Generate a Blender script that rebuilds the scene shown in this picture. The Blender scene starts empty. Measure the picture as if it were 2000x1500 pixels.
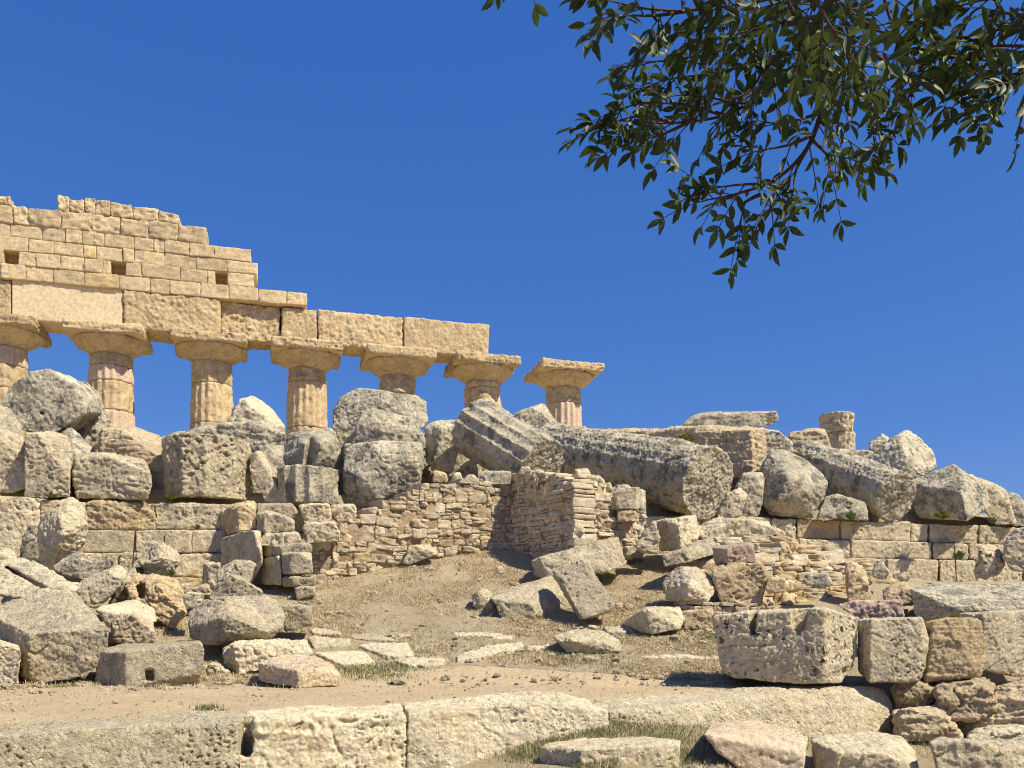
import bpy, bmesh, math, random
import numpy as np
from mathutils import Vector, Matrix

random.seed(7)
RNG = np.random.default_rng(7)
SC = bpy.context.scene
COL = SC.collection

# ------------------------------------------------------------------ camera, sky, sun, exposure
F = 1700.0                      # focal length in photo pixels (2000 wide); eye level sits at photo row HY
CX, HY = 1000.0, 1200.0
cam_d = bpy.data.cameras.new('camera'); cam = bpy.data.objects.new('camera', cam_d); COL.objects.link(cam)
cam.location = (0, 0, 0); cam.rotation_euler = (math.radians(90), 0, 0)
cam_d.sensor_width = 36; cam_d.lens = F/2000*36; cam_d.shift_y = (HY-750)/2000
cam_d.clip_start = .05; cam_d.clip_end = 3000
SC.camera = cam

SUN = Vector((.55, -.27, .79)).normalized()
EL = math.asin(SUN.z); ROT = math.atan2(SUN.x, SUN.y)
SKYFIT = ((1.063, .619), (.664, 1.078), (.425, 2.735))   # power and gain per channel: a deep, even mediterranean blue
w = bpy.data.worlds.new('World'); SC.world = w; w.use_nodes = True
wn = w.node_tree.nodes; wl = w.node_tree.links
sky = wn.new('ShaderNodeTexSky'); sky.sky_type = 'NISHITA'; sky.sun_disc = False
sky.sun_elevation = EL; sky.sun_rotation = ROT
sky.altitude = 0; sky.air_density = 1.0; sky.dust_density = 0.0; sky.ozone_density = 10.0
sp = wn.new('ShaderNodeSeparateColor'); cb = wn.new('ShaderNodeCombineColor'); wl.new(sky.outputs[0], sp.inputs[0])
for i_, (g_, k_) in enumerate(SKYFIT):
    pw = wn.new('ShaderNodeMath'); pw.operation = 'POWER'; pw.inputs[1].default_value = g_; wl.new(sp.outputs[i_], pw.inputs[0])
    ml = wn.new('ShaderNodeMath'); ml.operation = 'MULTIPLY'; ml.inputs[1].default_value = k_; wl.new(pw.outputs[0], ml.inputs[0]); wl.new(ml.outputs[0], cb.inputs[i_])
wl.new(cb.outputs[0], wn['Background'].inputs[0]); wn['Background'].inputs[1].default_value = .080
sd = bpy.data.lights.new('sun', 'SUN'); sd.energy = 5.0; sd.angle = math.radians(.5); sd.color = (1, .91, .74)
so = bpy.data.objects.new('sun', sd); COL.objects.link(so); so.rotation_euler = SUN.to_track_quat('Z', 'Y').to_euler()
so.location = SUN*60
SC.view_settings.view_transform = 'Standard'; SC.view_settings.look = 'None'
SC.view_settings.exposure = .52
SC.cycles.filter_width = 1.1; SC.view_settings.gamma = 1

def P(x, y, Y):                 # a photo pixel at distance Y -> a point of the place
    return np.array(((x-CX)/F*Y, Y, (HY-y)/F*Y))

# ------------------------------------------------------------------ numpy noise
def _hash(ix, iy, iz, s=0):
    h = (ix.astype(np.int64)*374761393 + iy.astype(np.int64)*668265263 + iz.astype(np.int64)*2147483647 + s*1274126177) & 0xffffffff
    h = ((h ^ (h >> 13))*1274126177) & 0xffffffff
    return (h ^ (h >> 16)) & 0xffffffff
_G = RNG.normal(size=(64, 3)); _G /= np.linalg.norm(_G, axis=1)[:, None]; _G = _G.astype(np.float32)
def perlin(p):
    p = np.asarray(p, np.float32); i = np.floor(p).astype(np.int32); f = p-i
    u = f*f*f*(f*(f*6-15)+10); r = 0
    for dx in (0, 1):
        wx = u[:, 0] if dx else 1-u[:, 0]
        for dy in (0, 1):
            wy = u[:, 1] if dy else 1-u[:, 1]
            for dz in (0, 1):
                wz = u[:, 2] if dz else 1-u[:, 2]
                g = _G[_hash(i[:, 0]+dx, i[:, 1]+dy, i[:, 2]+dz) & 63]
                d = f-np.array((dx, dy, dz), np.float32)
                r = r+wx*wy*wz*(g*d).sum(1)
    return r*1.5
def fbm(p, o=3, g=.5):
    r = 0; a = 1
    for k in range(o):
        r = r+a*perlin(p+k*17.3); p = p*2.03; a *= g
    return r
def cells(p, s=0):              # distance to the nearest of jittered points
    p = np.asarray(p, np.float32); i = np.floor(p).astype(np.int32); best = np.full(len(p), 9., np.float32)
    for dx in (-1, 0, 1):
        for dy in (-1, 0, 1):
            for dz in (-1, 0, 1):
                a, b, c = i[:, 0]+dx, i[:, 1]+dy, i[:, 2]+dz
                h = _hash(a, b, c, s)
                q = np.stack((a+(h & 1023)/1023., b+((h >> 10) & 1023)/1023., c+((h >> 20) & 1023)/1023.), 1).astype(np.float32)
                best = np.minimum(best, ((p-q)**2).sum(1))
    return np.sqrt(best)
def sstep(a, b, x):
    t = np.clip((x-a)/(b-a), 0, 1); return t*t*(3-2*t)

# ------------------------------------------------------------------ mesh helpers
def np_mesh(name, V, Fc, k=None, smooth=True):
    """V (n,3); Fc (m,k) array of faces"""
    V = np.asarray(V, np.float32); Fc = np.asarray(Fc, np.int32)
    me = bpy.data.meshes.new(name); m, k = Fc.shape
    me.vertices.add(len(V)); me.vertices.foreach_set('co', V.ravel())
    me.loops.add(m*k); me.loops.foreach_set('vertex_index', Fc.ravel())
    me.polygons.add(m); me.polygons.foreach_set('loop_start', np.arange(0, m*k, k, dtype=np.int32))
    me.polygons.foreach_set('loop_total', np.full(m, k, np.int32))
    me.polygons.foreach_set('use_smooth', np.full(m, smooth, bool))
    me.update(); me.validate()
    return me
def link(name, me, mat=None, parent=None):
    o = bpy.data.objects.new(name, me); COL.objects.link(o)
    if mat: me.materials.clear(); me.materials.append(mat)
    if parent: o.parent = parent; o.matrix_parent_inverse = parent.matrix_world.inverted()
    return o
def place_origin(o, c):         # move an object's origin to c without moving its mesh
    me = o.data; me.transform(Matrix.Translation(-Vector(c))); o.location = c
def tag(o, label=None, cat=None, group=None, kind=None):
    if label: o['label'] = label
    if cat: o['category'] = cat
    if group: o['group'] = group
    if kind or label: o['kind'] = kind or 'thing'
    return o
def empty(name, loc):
    o = bpy.data.objects.new(name, None); COL.objects.link(o); o.location = loc; o.empty_display_size = .3
    o.matrix_world = Matrix.Translation(Vector(loc))
    return o
def adopt(o, parent):
    o.parent = parent; o.location = Vector(o.location)-Vector(parent.location)

def attr(me, name, val):
    a = me.attributes.new(name, 'FLOAT', 'POINT'); a.data.foreach_set('value', np.asarray(val, np.float32))
def attrc(me, name, col):
    a = me.attributes.new(name, 'FLOAT_COLOR', 'POINT')
    c = np.ones((len(me.vertices), 4), np.float32); c[:, :3] = col; a.data.foreach_set('color', c.ravel())

# ------------------------------------------------------------------ materials
class NT:
    def __init__(s, name):
        s.m = bpy.data.materials.new(name); s.m.use_nodes = True; s.t = s.m.node_tree; s.n = s.t.nodes; s.l = s.t.links
        s.b = s.n['Principled BSDF']; s.b.inputs['Roughness'].default_value = .95
        s.b.inputs['Specular IOR Level'].default_value = .15
    def new(s, k, **kw):
        x = s.n.new(k)
        for a, v in kw.items(): setattr(x, a, v)
        return x
    def put(s, sock, v):
        if isinstance(v, bpy.types.NodeSocket): s.l.new(v, sock)
        elif isinstance(v, (tuple, list)) and len(v) == 3 and sock.type == 'RGBA': sock.default_value = (*v, 1)
        else: sock.default_value = v
    def math(s, op, a, b=0., c=None, clamp=False):
        x = s.new('ShaderNodeMath', operation=op, use_clamp=clamp); s.put(x.inputs[0], a); s.put(x.inputs[1], b)
        if c is not None: s.put(x.inputs[2], c)
        return x.outputs[0]
    def noise(s, vec, scale, detail=4, rough=.55, out=0, dist=0.):
        x = s.new('ShaderNodeTexNoise'); s.put(x.inputs['Vector'], vec); x.inputs['Scale'].default_value = scale
        x.inputs['Detail'].default_value = detail; x.inputs['Roughness'].default_value = rough
        x.inputs['Distortion'].default_value = dist
        return x.outputs[out]
    def voro(s, vec, scale, feature='F1'):
        x = s.new('ShaderNodeTexVoronoi', feature=feature); s.put(x.inputs['Vector'], vec); x.inputs['Scale'].default_value = scale
        return x.outputs['Distance']
    def ramp(s, f, a, b):
        x = s.new('ShaderNodeMapRange', interpolation_type='SMOOTHSTEP'); s.put(x.inputs['Value'], f)
        x.inputs['From Min'].default_value = a; x.inputs['From Max'].default_value = b
        return x.outputs[0]
    def mix(s, f, a, b, mode='MIX'):
        x = s.new('ShaderNodeMix', data_type='RGBA', blend_type=mode); s.put(x.inputs[0], f); s.put(x.inputs[6], a); s.put(x.inputs[7], b)
        return x.outputs[2]
    def vmul(s, v, k):
        x = s.new('ShaderNodeVectorMath', operation='MULTIPLY'); s.put(x.inputs[0], v); x.inputs[1].default_value = k
        return x.outputs[0]
    def coords(s):
        tc = s.new('ShaderNodeTexCoord'); oi = s.new('ShaderNodeObjectInfo')
        x = s.new('ShaderNodeVectorMath', operation='ADD'); s.put(x.inputs[0], tc.outputs['Object'])
        r = s.math('MULTIPLY', oi.outputs['Random'], 37.)
        s.l.new(r, x.inputs[1])
        return x.outputs[0], oi.outputs['Random']

def stone_mat(name, a, b, warm=(.52, .33, .15), grey=(.24, .225, .19), g_amt=.4, w_amt=.25, black=.3, white=.2, bump=1., fine=1., pits=1., strata=0., tint=False, pink=0., bs=34, bt=(.55, .63)):
    s = NT(name); v, rnd = s.coords()
    c = s.mix(s.ramp(s.noise(v, .9, 6, .6), .35, .65), a, b)
    c = s.mix(s.math('MULTIPLY', s.ramp(s.noise(v, 1.7, 5, .65, dist=.4), .5, .72), w_amt), c, warm)
    if pink: c = s.mix(s.math('MULTIPLY', s.ramp(s.noise(v, 1.1, 3), .42, .62), pink), c, (.54, .36, .29))
    c = s.mix(s.math('MULTIPLY', s.ramp(s.noise(v, 2.6, 9, .74), .475, .60), g_amt), c, grey)
    if strata:
        sv = s.vmul(v, (.8, .8, 9))
        c = s.mix(s.math('MULTIPLY', s.ramp(s.noise(sv, 2., 4, .6), .5, .66), strata*.35), c, warm)
    if tint:
        t = s.new('ShaderNodeAttribute', attribute_name='tint'); c = s.mix(1., c, t.outputs['Color'], 'MULTIPLY')
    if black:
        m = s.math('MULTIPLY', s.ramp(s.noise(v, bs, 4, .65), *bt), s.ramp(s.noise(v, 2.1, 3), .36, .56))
        c = s.mix(s.math('MULTIPLY', m, black), c, (.07, .062, .05))  # black lichen specks, which also paint in the shade of tiny holes
    if white:
        m = s.math('MULTIPLY', s.ramp(s.noise(v, 19, 4, .65), .58, .68), s.ramp(s.noise(v, 1.4, 3), .45, .6))
        c = s.mix(s.math('MULTIPLY', m, white), c, (.58, .54, .45))
    g = s.math('ADD', s.math('MULTIPLY', s.noise(v, 38, 5, .75), .62), s.math('MULTIPLY', s.noise(v, 9, 5, .65), .38))
    k = s.new('ShaderNodeMapRange'); s.put(k.inputs[0], g); k.inputs[1].default_value = .33; k.inputs[2].default_value = .67
    k.inputs[3].default_value = .46; k.inputs[4].default_value = 1.40
    r = s.new('ShaderNodeMapRange'); s.put(r.inputs[0], rnd); r.inputs[3].default_value = .93; r.inputs[4].default_value = 1.07
    kk = s.math('MULTIPLY', k.outputs[0], r.outputs[0])
    cm = s.new('ShaderNodeCombineColor')
    for i in range(3): s.l.new(kk, cm.inputs[i])
    c = s.mix(1., c, cm.outputs[0], 'MULTIPLY')
    s.l.new(c, s.b.inputs['Base Color'])
    h = s.math('MULTIPLY', s.noise(v, 8, 7, .7), .036)
    h = s.math('ADD', h, s.math('MULTIPLY', s.noise(v, 24, 6, .8), .045*fine))
    if pits:
        pv = s.ramp(s.voro(s.mix(.12, v, s.noise(v, 9, 2, out=1)), 15), .08, .30)
        pm = s.ramp(s.noise(v, 2.6, 3), .42, .58)
        h = s.math('ADD', h, s.math('MULTIPLY', s.math('MULTIPLY', s.math('SUBTRACT', pv, 1.), pm), .030*pits))
        p2 = s.ramp(s.voro(s.mix(.10, v, s.noise(v, 15, 2, out=1)), 31), .10, .32)
        h = s.math('ADD', h, s.math('MULTIPLY', s.math('MULTIPLY', s.math('SUBTRACT', p2, 1.), s.ramp(s.noise(v, 3.7, 3), .44, .56)), .020*pits))
    if strata:
        h = s.math('ADD', h, s.math('MULTIPLY', s.noise(s.vmul(v, (1, 1, 12)), 2.2, 5, .6), .05*strata))
    bn = s.new('ShaderNodeBump'); bn.inputs['Distance'].default_value = 1.15*bump
    q_ = s.new('ShaderNodeMapRange'); s.put(q_.inputs[0], s.math('FRACT', s.math('MULTIPLY', rnd, 7.31))); q_.inputs[3].default_value = .55; q_.inputs[4].default_value = 1.; s.l.new(q_.outputs[0], bn.inputs['Strength'])
    s.l.new(h, bn.inputs['Height']); s.l.new(bn.outputs[0], s.b.inputs['Normal'])
    return s.m

M = {}
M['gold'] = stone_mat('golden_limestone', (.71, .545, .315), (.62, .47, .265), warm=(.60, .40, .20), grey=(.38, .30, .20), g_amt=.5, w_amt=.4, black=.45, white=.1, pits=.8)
M['rose'] = stone_mat('rosy_limestone', (.64, .49, .34), (.58, .44, .31), warm=(.56, .36, .24), grey=(.46, .38, .29), g_amt=.3, w_amt=.5, black=.1, white=.1, bump=.5, pits=.3)
M['plaster'] = stone_mat('smooth_lime_cast', (.76, .61, .385), (.73, .58, .36), warm=(.68, .50, .29), g_amt=.05, w_amt=.2, black=0, white=0, bump=.08, fine=.4, pits=0)
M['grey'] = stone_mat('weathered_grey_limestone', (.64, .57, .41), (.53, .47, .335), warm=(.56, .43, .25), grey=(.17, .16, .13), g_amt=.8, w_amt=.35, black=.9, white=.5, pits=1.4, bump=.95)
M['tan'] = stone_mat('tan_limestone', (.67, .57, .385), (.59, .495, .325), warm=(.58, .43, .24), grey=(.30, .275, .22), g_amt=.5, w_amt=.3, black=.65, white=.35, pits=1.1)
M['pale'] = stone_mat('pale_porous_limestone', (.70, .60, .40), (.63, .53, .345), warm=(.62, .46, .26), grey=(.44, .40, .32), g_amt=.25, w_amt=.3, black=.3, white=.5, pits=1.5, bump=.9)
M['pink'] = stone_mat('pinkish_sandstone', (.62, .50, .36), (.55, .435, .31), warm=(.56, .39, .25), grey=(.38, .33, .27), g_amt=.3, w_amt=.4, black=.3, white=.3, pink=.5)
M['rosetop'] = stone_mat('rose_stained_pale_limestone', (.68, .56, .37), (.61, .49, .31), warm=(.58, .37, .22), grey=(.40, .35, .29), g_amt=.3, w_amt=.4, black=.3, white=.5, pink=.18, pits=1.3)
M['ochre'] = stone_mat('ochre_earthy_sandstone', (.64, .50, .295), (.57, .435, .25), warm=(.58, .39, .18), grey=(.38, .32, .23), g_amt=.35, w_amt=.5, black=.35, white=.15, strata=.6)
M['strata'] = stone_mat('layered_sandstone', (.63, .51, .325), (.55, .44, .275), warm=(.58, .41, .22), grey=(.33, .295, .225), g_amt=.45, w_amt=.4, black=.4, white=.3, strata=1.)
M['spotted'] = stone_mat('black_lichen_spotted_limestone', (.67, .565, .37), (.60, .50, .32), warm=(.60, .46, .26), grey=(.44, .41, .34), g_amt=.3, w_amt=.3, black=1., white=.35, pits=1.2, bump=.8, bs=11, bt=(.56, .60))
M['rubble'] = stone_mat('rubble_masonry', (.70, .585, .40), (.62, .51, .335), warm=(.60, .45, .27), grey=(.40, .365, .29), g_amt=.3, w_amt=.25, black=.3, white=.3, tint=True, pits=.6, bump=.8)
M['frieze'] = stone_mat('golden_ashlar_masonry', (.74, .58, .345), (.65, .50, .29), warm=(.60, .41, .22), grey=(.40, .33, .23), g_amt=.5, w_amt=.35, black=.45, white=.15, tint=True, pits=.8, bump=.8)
M['mortar'] = stone_mat('lime_mortar', (.62, .46, .26), (.57, .41, .23), g_amt=.1, w_amt=.3, black=0, white=0, bump=.3, pits=0)
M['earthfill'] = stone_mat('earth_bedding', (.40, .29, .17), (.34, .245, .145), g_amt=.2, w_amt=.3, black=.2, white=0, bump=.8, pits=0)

def ground_mat():
    s = NT('dry_ground'); tc = s.new('ShaderNodeTexCoord'); v = tc.outputs['Object']
    pa = s.new('ShaderNodeAttribute', attribute_name='path').outputs['Fac']
    pth = s.mix(s.ramp(s.noise(v, 1.2, 6, .6), .35, .65), (.58, .455, .275), (.52, .405, .24))
    pth = s.mix(s.math('MULTIPLY', s.ramp(s.noise(v, 11, 7, .75), .50, .66), .6), pth, (.43, .33, .22))
    pth = s.mix(s.math('MULTIPLY', s.ramp(s.noise(v, 2.2, 6, .65, dist=.8), .52, .68), .5), pth, (.66, .545, .345))
    pth = s.mix(s.math('MULTIPLY', s.ramp(s.noise(v, 34, 4, .7), .60, .68), .8), pth, (.32, .25, .175))
    dry = s.mix(s.ramp(s.noise(v, 1.6, 7, .68), .38, .62), (.72, .60, .385), (.62, .505, .31))
    dry = s.mix(s.math('MULTIPLY', s.ramp(s.noise(s.vmul(v, (1, 1.5, 1)), 30, 5, .8), .47, .62), .75), dry, (.42, .33, .20))
    dry = s.mix(s.math('MULTIPLY', s.ramp(s.noise(v, .7, 5, .6), .5, .68), .45), dry, (.70, .57, .345))
    dry = s.mix(s.math('MULTIPLY', s.ramp(s.noise(v, .9, 6, .65, dist=1.), .58, .72), .4), dry, (.42, .38, .21))
    f = s.ramp(s.math('ADD', pa, s.math('MULTIPLY', s.math('SUBTRACT', s.noise(v, 1.9, 7, .68), .5), 1.5)), .38, .62)
    c = s.mix(f, dry, pth)
    s.l.new(c, s.b.inputs['Base Color'])
    h = s.math('ADD', s.math('MULTIPLY', s.noise(v, 8, 7, .75), .11), s.math('MULTIPLY', s.noise(v, 40, 4, .7), .04))
    h = s.math('MULTIPLY', h, s.math('SUBTRACT', 1.5, f))
    bn = s.new('ShaderNodeBump'); bn.inputs['Distance'].default_value = 1.; s.l.new(h, bn.inputs['Height']); s.l.new(bn.outputs[0], s.b.inputs['Normal'])
    return s.m
M['ground'] = ground_mat()
def plain_mat(name, a, b, scale=8, rough=.7, spec=.3, bump=0., trans=0.):
    s = NT(name); v, rnd = s.coords()
    at = s.new('ShaderNodeAttribute', attribute_name='vary').outputs['Fac']
    c = s.mix(s.math('ADD', s.math('MULTIPLY', s.noise(v, scale, 3), .5), s.math('MULTIPLY', at, .6), clamp=True), a, b)
    s.l.new(c, s.b.inputs['Base Color']); s.b.inputs['Roughness'].default_value = rough; s.b.inputs['Specular IOR Level'].default_value = spec
    if bump:
        bn = s.new('ShaderNodeBump'); bn.inputs['Distance'].default_value = bump; s.l.new(s.noise(v, 30, 4), bn.inputs['Height']); s.l.new(bn.outputs[0], s.b.inputs['Normal'])
    if trans:
        t = s.new('ShaderNodeBsdfTranslucent'); s.l.new(c, t.inputs[0]); mx = s.new('ShaderNodeMixShader'); mx.inputs[0].default_value = trans
        s.l.new(s.b.outputs[0], mx.inputs[1]); s.l.new(t.outputs[0], mx.inputs[2]); s.l.new(mx.outputs[0], s.n['Material Output'].inputs[0])
    return s.m
M['straw'] = plain_mat('dry_straw', (.78, .65, .41), (.42, .325, .185), trans=.15)
M['grass'] = plain_mat('green_grass', (.135, .165, .055), (.29, .285, .125), trans=.3)
M['weed'] = plain_mat('weed_leaf', (.09, .13, .03), (.20, .22, .05), trans=.2)
M['leaf'] = plain_mat('glossy_dark_leaf', (.026, .042, .011), (.10, .135, .035), scale=3, rough=.5, spec=.25, trans=.25)
M['bark'] = plain_mat('reddish_bark', (.075, .045, .032), (.13, .085, .06), scale=20, rough=.9, bump=.02)
M['rust'] = plain_mat('rusty_iron', (.09, .06, .045), (.15, .09, .06), scale=40, rough=.8)

# ------------------------------------------------------------------ the ground
GX = np.array([-200, 250, 850, 1250, 1550, 1850, 2200.])
GYs = np.array([11.5, 13, 14.5, 16, 18, 19.5, 21, 24.])
GPY = np.array([      # photo row of the ground at each distance, per column
    [1340, 1292, 1238, 1192, 1150, 1128, 1110, 1090],
    [1340, 1292, 1238, 1192, 1150, 1128, 1110, 1090],
    [1340, 1292, 1236, 1184, 1118, 1072, 1058, 1040],
    [1340, 1292, 1240, 1190, 1122, 1082, 1064, 1040],
    [1338, 1285, 1235, 1192, 1140, 1110, 1090, 1060],
    [1334, 1262, 1206, 1172, 1152, 1146, 1142, 1134],
    [1334, 1262, 1206, 1172, 1152, 1146, 1142, 1134.]])
KX = np.array([-400, 0, 460, 795, 1190, 1740, 2000, 2600.]); KY = np.array([6.6, 7.15, 7.7, 8.35, 8.95, 11.6, 11.9, 12.6])
def y_edge(px): return 20.64/(1-.000153*(np.clip(px, -600, 2600)-1000))
def smooth_interp(x, xs): # index+fraction eased
    j = np.clip(np.searchsorted(xs, x)-1, 0, len(xs)-2); t = np.clip((x-xs[j])/(xs[j+1]-xs[j]), 0, 1)
    return j, t
def ground_z(X, Y):
    X = np.atleast_1d(np.asarray(X, float)); Y = np.atleast_1d(np.asarray(Y, float))
    px = np.clip(CX+F*X/np.maximum(Y, 5.), -900, 2900)
    j, t = smooth_interp(px, GX); t = t*t*(3-2*t)
    k, s = smooth_interp(np.clip(Y, 11.5, 24), GYs)
    py = (GPY[j, k]*(1-s)+GPY[j, k+1]*s)*(1-t)+(GPY[j+1, k]*(1-s)+GPY[j+1, k+1]*s)*t
    z = (HY-py)/F*np.clip(Y, 11.5, 24)
    z = np.where(Y < 11.5, z+(-.95-z)*sstep(11.5, 11.0, Y), z)
    kd = Y-np.interp(px, KX, KY)
    zf = np.interp(px, [200, 880, 1000, 1100, 1200, 1400, 1600, 1800], [-1.6, -1.42, -1.30, -1.20, -1.13, -1.22, -1.40, -1.45])-.12*np.clip(-kd, 0, 1.6)
    z = np.where(kd < .55, zf+(z-zf)*sstep(.25, .55, kd), z)
    z = z-.075*sstep(1.25, .7, kd)*(kd > 0)*(Y < 14); ed = Y-y_edge(px); pe = sstep(.55, .95, ed); z = z*(1-pe)+(2.80+.130*np.clip(ed-.9, 0, 6.))*pe
    return z-2.5*sstep(60, 110, Y)
def solve_Y(px, py):
    Ys = np.arange(6.5, 26, .02); z = ground_z((px-CX)/F*Ys, Ys); r = HY-z*F/Ys
    kd = Ys-np.interp(px, KX, KY)
    ok = np.where((r <= py) & (kd > .6))[0] if py < 1400 else np.where(r <= py)[0]
    return float(Ys[ok[0]]) if len(ok) else 22.

def build_ground():
    xs = np.concatenate((-np.geomspace(400, 24, 26), np.arange(-23.5, 23.6, .11), np.geomspace(24, 400, 26)))
    ys = np.concatenate((-np.geomspace(120, 1.5, 14), np.arange(-1, 6, .5), np.arange(6, 25, .085), np.arange(25.2, 60, .8), np.geomspace(61, 900, 24)))
    X, Y = np.meshgrid(xs, ys); X = X.ravel(); Y = Y.ravel(); z = ground_z(X, Y)
    p = np.stack((X, Y, X*0), 1)
    near = sstep(40, 22, Y)
    near = near*(.35+.65*sstep(11., 12.5, Y))
    z = z+near*(.045*fbm(p*.7, 3)+.022*fbm(p*2.6, 3)+.010*fbm(p*7, 2))
    V = np.stack((X, Y, z), 1); nx = len(xs); ny = len(ys)
    i = (np.arange(ny-1)[:, None]*nx+np.arange(nx-1)[None]).ravel()
    me = np_mesh('ground', V, np.stack((i, i+1, i+nx+1, i+nx), 1))
    px = CX+F*X/np.maximum(Y, 5.); py = HY-z*F/np.maximum(Y, 5.)
    kd = Y-np.interp(np.clip(px, -900, 2900), KX, KY)
    lim = np.interp(px, [0, 350, 520, 700, 900, 1150, 1350, 1450], [1332, 1338, 1335, 1318, 1300, 1310, 1335, 1352])
    path = sstep(-14, 14, py-lim)*sstep(.2, .5, kd)
    up = sstep(1240, 1262, py)*sstep(1345, 1300, py)*sstep(700, 800, px)*sstep(930, 860, px)*.55
    path = np.maximum(path, up)*sstep(1480, 1380, px)
    attr(me, 'path', path)
    o = link('ground', me, M['ground']); tag(o, kind='structure')
build_ground()

# ------------------------------------------------------------------ stones: hull -> voxel remesh -> worn corners -> eroded surface
USED = set()
def hull_into(bm, pts):
    vs = [bm.verts.new(p) for p in pts]
    r = bmesh.ops.convex_hull(bm, input=vs)
    junk = [g for g in set(r['geom_interior'])|set(r['geom_unused']) if isinstance(g, bmesh.types.BMVert) and g.is_valid]
    if junk: bmesh.ops.delete(bm, geom=junk, context='VERTS')
def new_bm_mesh(bm, name='tmp'):
    bmesh.ops.recalc_face_normals(bm, faces=bm.faces); me = bpy.data.meshes.new(name); bm.to_mesh(me); bm.free(); return me
def evaluate(me, vox, cuts=()):
    o = bpy.data.objects.new('tmp', me); COL.objects.link(o); junk = [o]
    r = o.modifiers.new('r', 'REMESH'); r.mode = 'VOXEL'; r.voxel_size = vox
    for pts in cuts:
        bm = bmesh.new(); hull_into(bm, pts); cm = new_bm_mesh(bm, 'cut'); co = bpy.data.objects.new('cut', cm); COL.objects.link(co); junk.append(co)
        b = o.modifiers.new('b', 'BOOLEAN'); b.operation = 'DIFFERENCE'; b.object = co; b.solver = 'EXACT'
    if cuts:
        r2 = o.modifiers.new('r2', 'REMESH'); r2.mode = 'VOXEL'; r2.voxel_size = vox
    dg = bpy.context.evaluated_depsgraph_get()
    out = bpy.data.meshes.new_from_object(o.evaluated_get(dg))
    for j in junk:
        d = j.data; bpy.data.objects.remove(j); bpy.data.meshes.remove(d)
    return out
def get_co(me):
    a = np.empty(len(me.vertices)*3, np.float32); me.vertices.foreach_get('co', a); return a.reshape(-1, 3)
def erode(me, vox, seed=0, sm=3, amp=1., pit=1., strata=0., chip=1., bed=1., sdir=None):
    co = get_co(me); n = len(co)
    e = np.empty(len(me.edges)*2, np.int32); me.edges.foreach_get('vertices', e); e = e.reshape(-1, 2)
    a = np.concatenate((e[:, 0], e[:, 1])); b = np.concatenate((e[:, 1], e[:, 0])); cnt = np.maximum(np.bincount(a, minlength=n), 1)[:, None]
    def lap(c, it):
        for _ in range(it):
            avg = np.stack([np.bincount(a, weights=c[b, k], minlength=n) for k in range(3)], 1)/cnt
            c = c+.6*(avg-c)
        return c
    light = lap(co.astype(np.float64), sm); heavy = lap(light, int(5+sm*2))
    size = max(np.ptp(co, 0)); off = np.array((seed*3.17, seed*1.31, seed*2.73))
    q = (light+off).astype(np.float32)
    m = sstep(.0, .4, fbm(q*3.6/ max(size, .6)*1.6, 2))[:, None]*chip
    m = np.clip(m, 0, 1)
    c = light*(1-m)+heavy*m
    me.vertices.foreach_set('co', c.astype(np.float32).ravel()); me.update()
    nr = np.empty(n*3, np.float32); me.vertices.foreach_get('normal', nr); nr = nr.reshape(-1, 3)
    s = min(size, 2.2)
    d = amp*(.020*s*fbm(q*1.6/s, 2) + .008*fbm(q*3.1, 3) + .017*(.3-np.abs(perlin(q*2.9+7)+.5*perlin(q*6.1+3))) + .014*(.3-np.abs(perlin(q*8.5)+.5*perlin(q*17))))
    rid = 1-np.abs(perlin(q*4.3)); d = d-amp*.014*sstep(.82, 1., rid)*sstep(0, .3, perlin(q*1.3+5))
    rid = 1-np.abs(perlin(q*np.array((2.1, 2.1, 3.), np.float32)+31)); d = d-amp*.022*sstep(.93, 1., rid)*sstep(.05, .3, perlin(q*.9+15))
    fine = fbm(q/(vox*6.5), 2)
    fa = amp if amp < .3 else .4+.6*amp; d = d+fa*vox*.55*fine+fa*vox*.65*perlin(q/(vox*2.7))
    bd = np.array((math.sin(seed*2.1)*.5, math.cos(seed*1.7)*.5, 1.), np.float32); bd /= np.linalg.norm(bd)
    sq = q*.9+((q@bd)*7.)[:, None]*bd; d = d+bed*amp*.012*(fbm(sq*1.1, 3)+.5*(.3-np.abs(perlin(sq*1.6+4))))*sstep(-.35, .25, perlin(q*1.1+21))
    if strata:
        sq = q.copy(); sq[:, 2] *= 9; sq[:, :2] *= .8
        d = d+strata*.034*fbm(sq*1.2, 3)
    if pit:
        wq = q+(.35*np.stack((perlin(q*11), perlin(q*11+40), perlin(q*11+80)), 1)*.09).astype(np.float32)
        msk = sstep(-.10, .32, fbm(q*1.5+9, 2))
        f = max(vox*3.2, .045)
        w1 = cells(wq/f/1.3*np.array((1, 1, 1.35), np.float32), seed)
        d = d-pit*msk*np.minimum(f*.6, .03)*sstep(.46, .20, w1)*sstep(-.5, .2, fine)
        wq2 = wq+(.06*np.stack((perlin(q*6), perlin(q*6+40), perlin(q*6+80)), 1)).astype(np.float32)
        w2 = cells(wq2/(f*2.4)*np.array((.8, .8, 1.3), np.float32), seed+5)
        d = d-pit*sstep(.08, .5, fbm(q*1.1+3, 2))*np.minimum(f*.75, .05)*sstep(.38, .10, w2)
    c = c+nr*d[:, None]
    me.vertices.foreach_set('co', c.astype(np.float32).ravel())
    me.polygons.foreach_set('use_smooth', np.ones(len(me.polygons), bool)); me.update()
    return me
SEED = [1]
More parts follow.
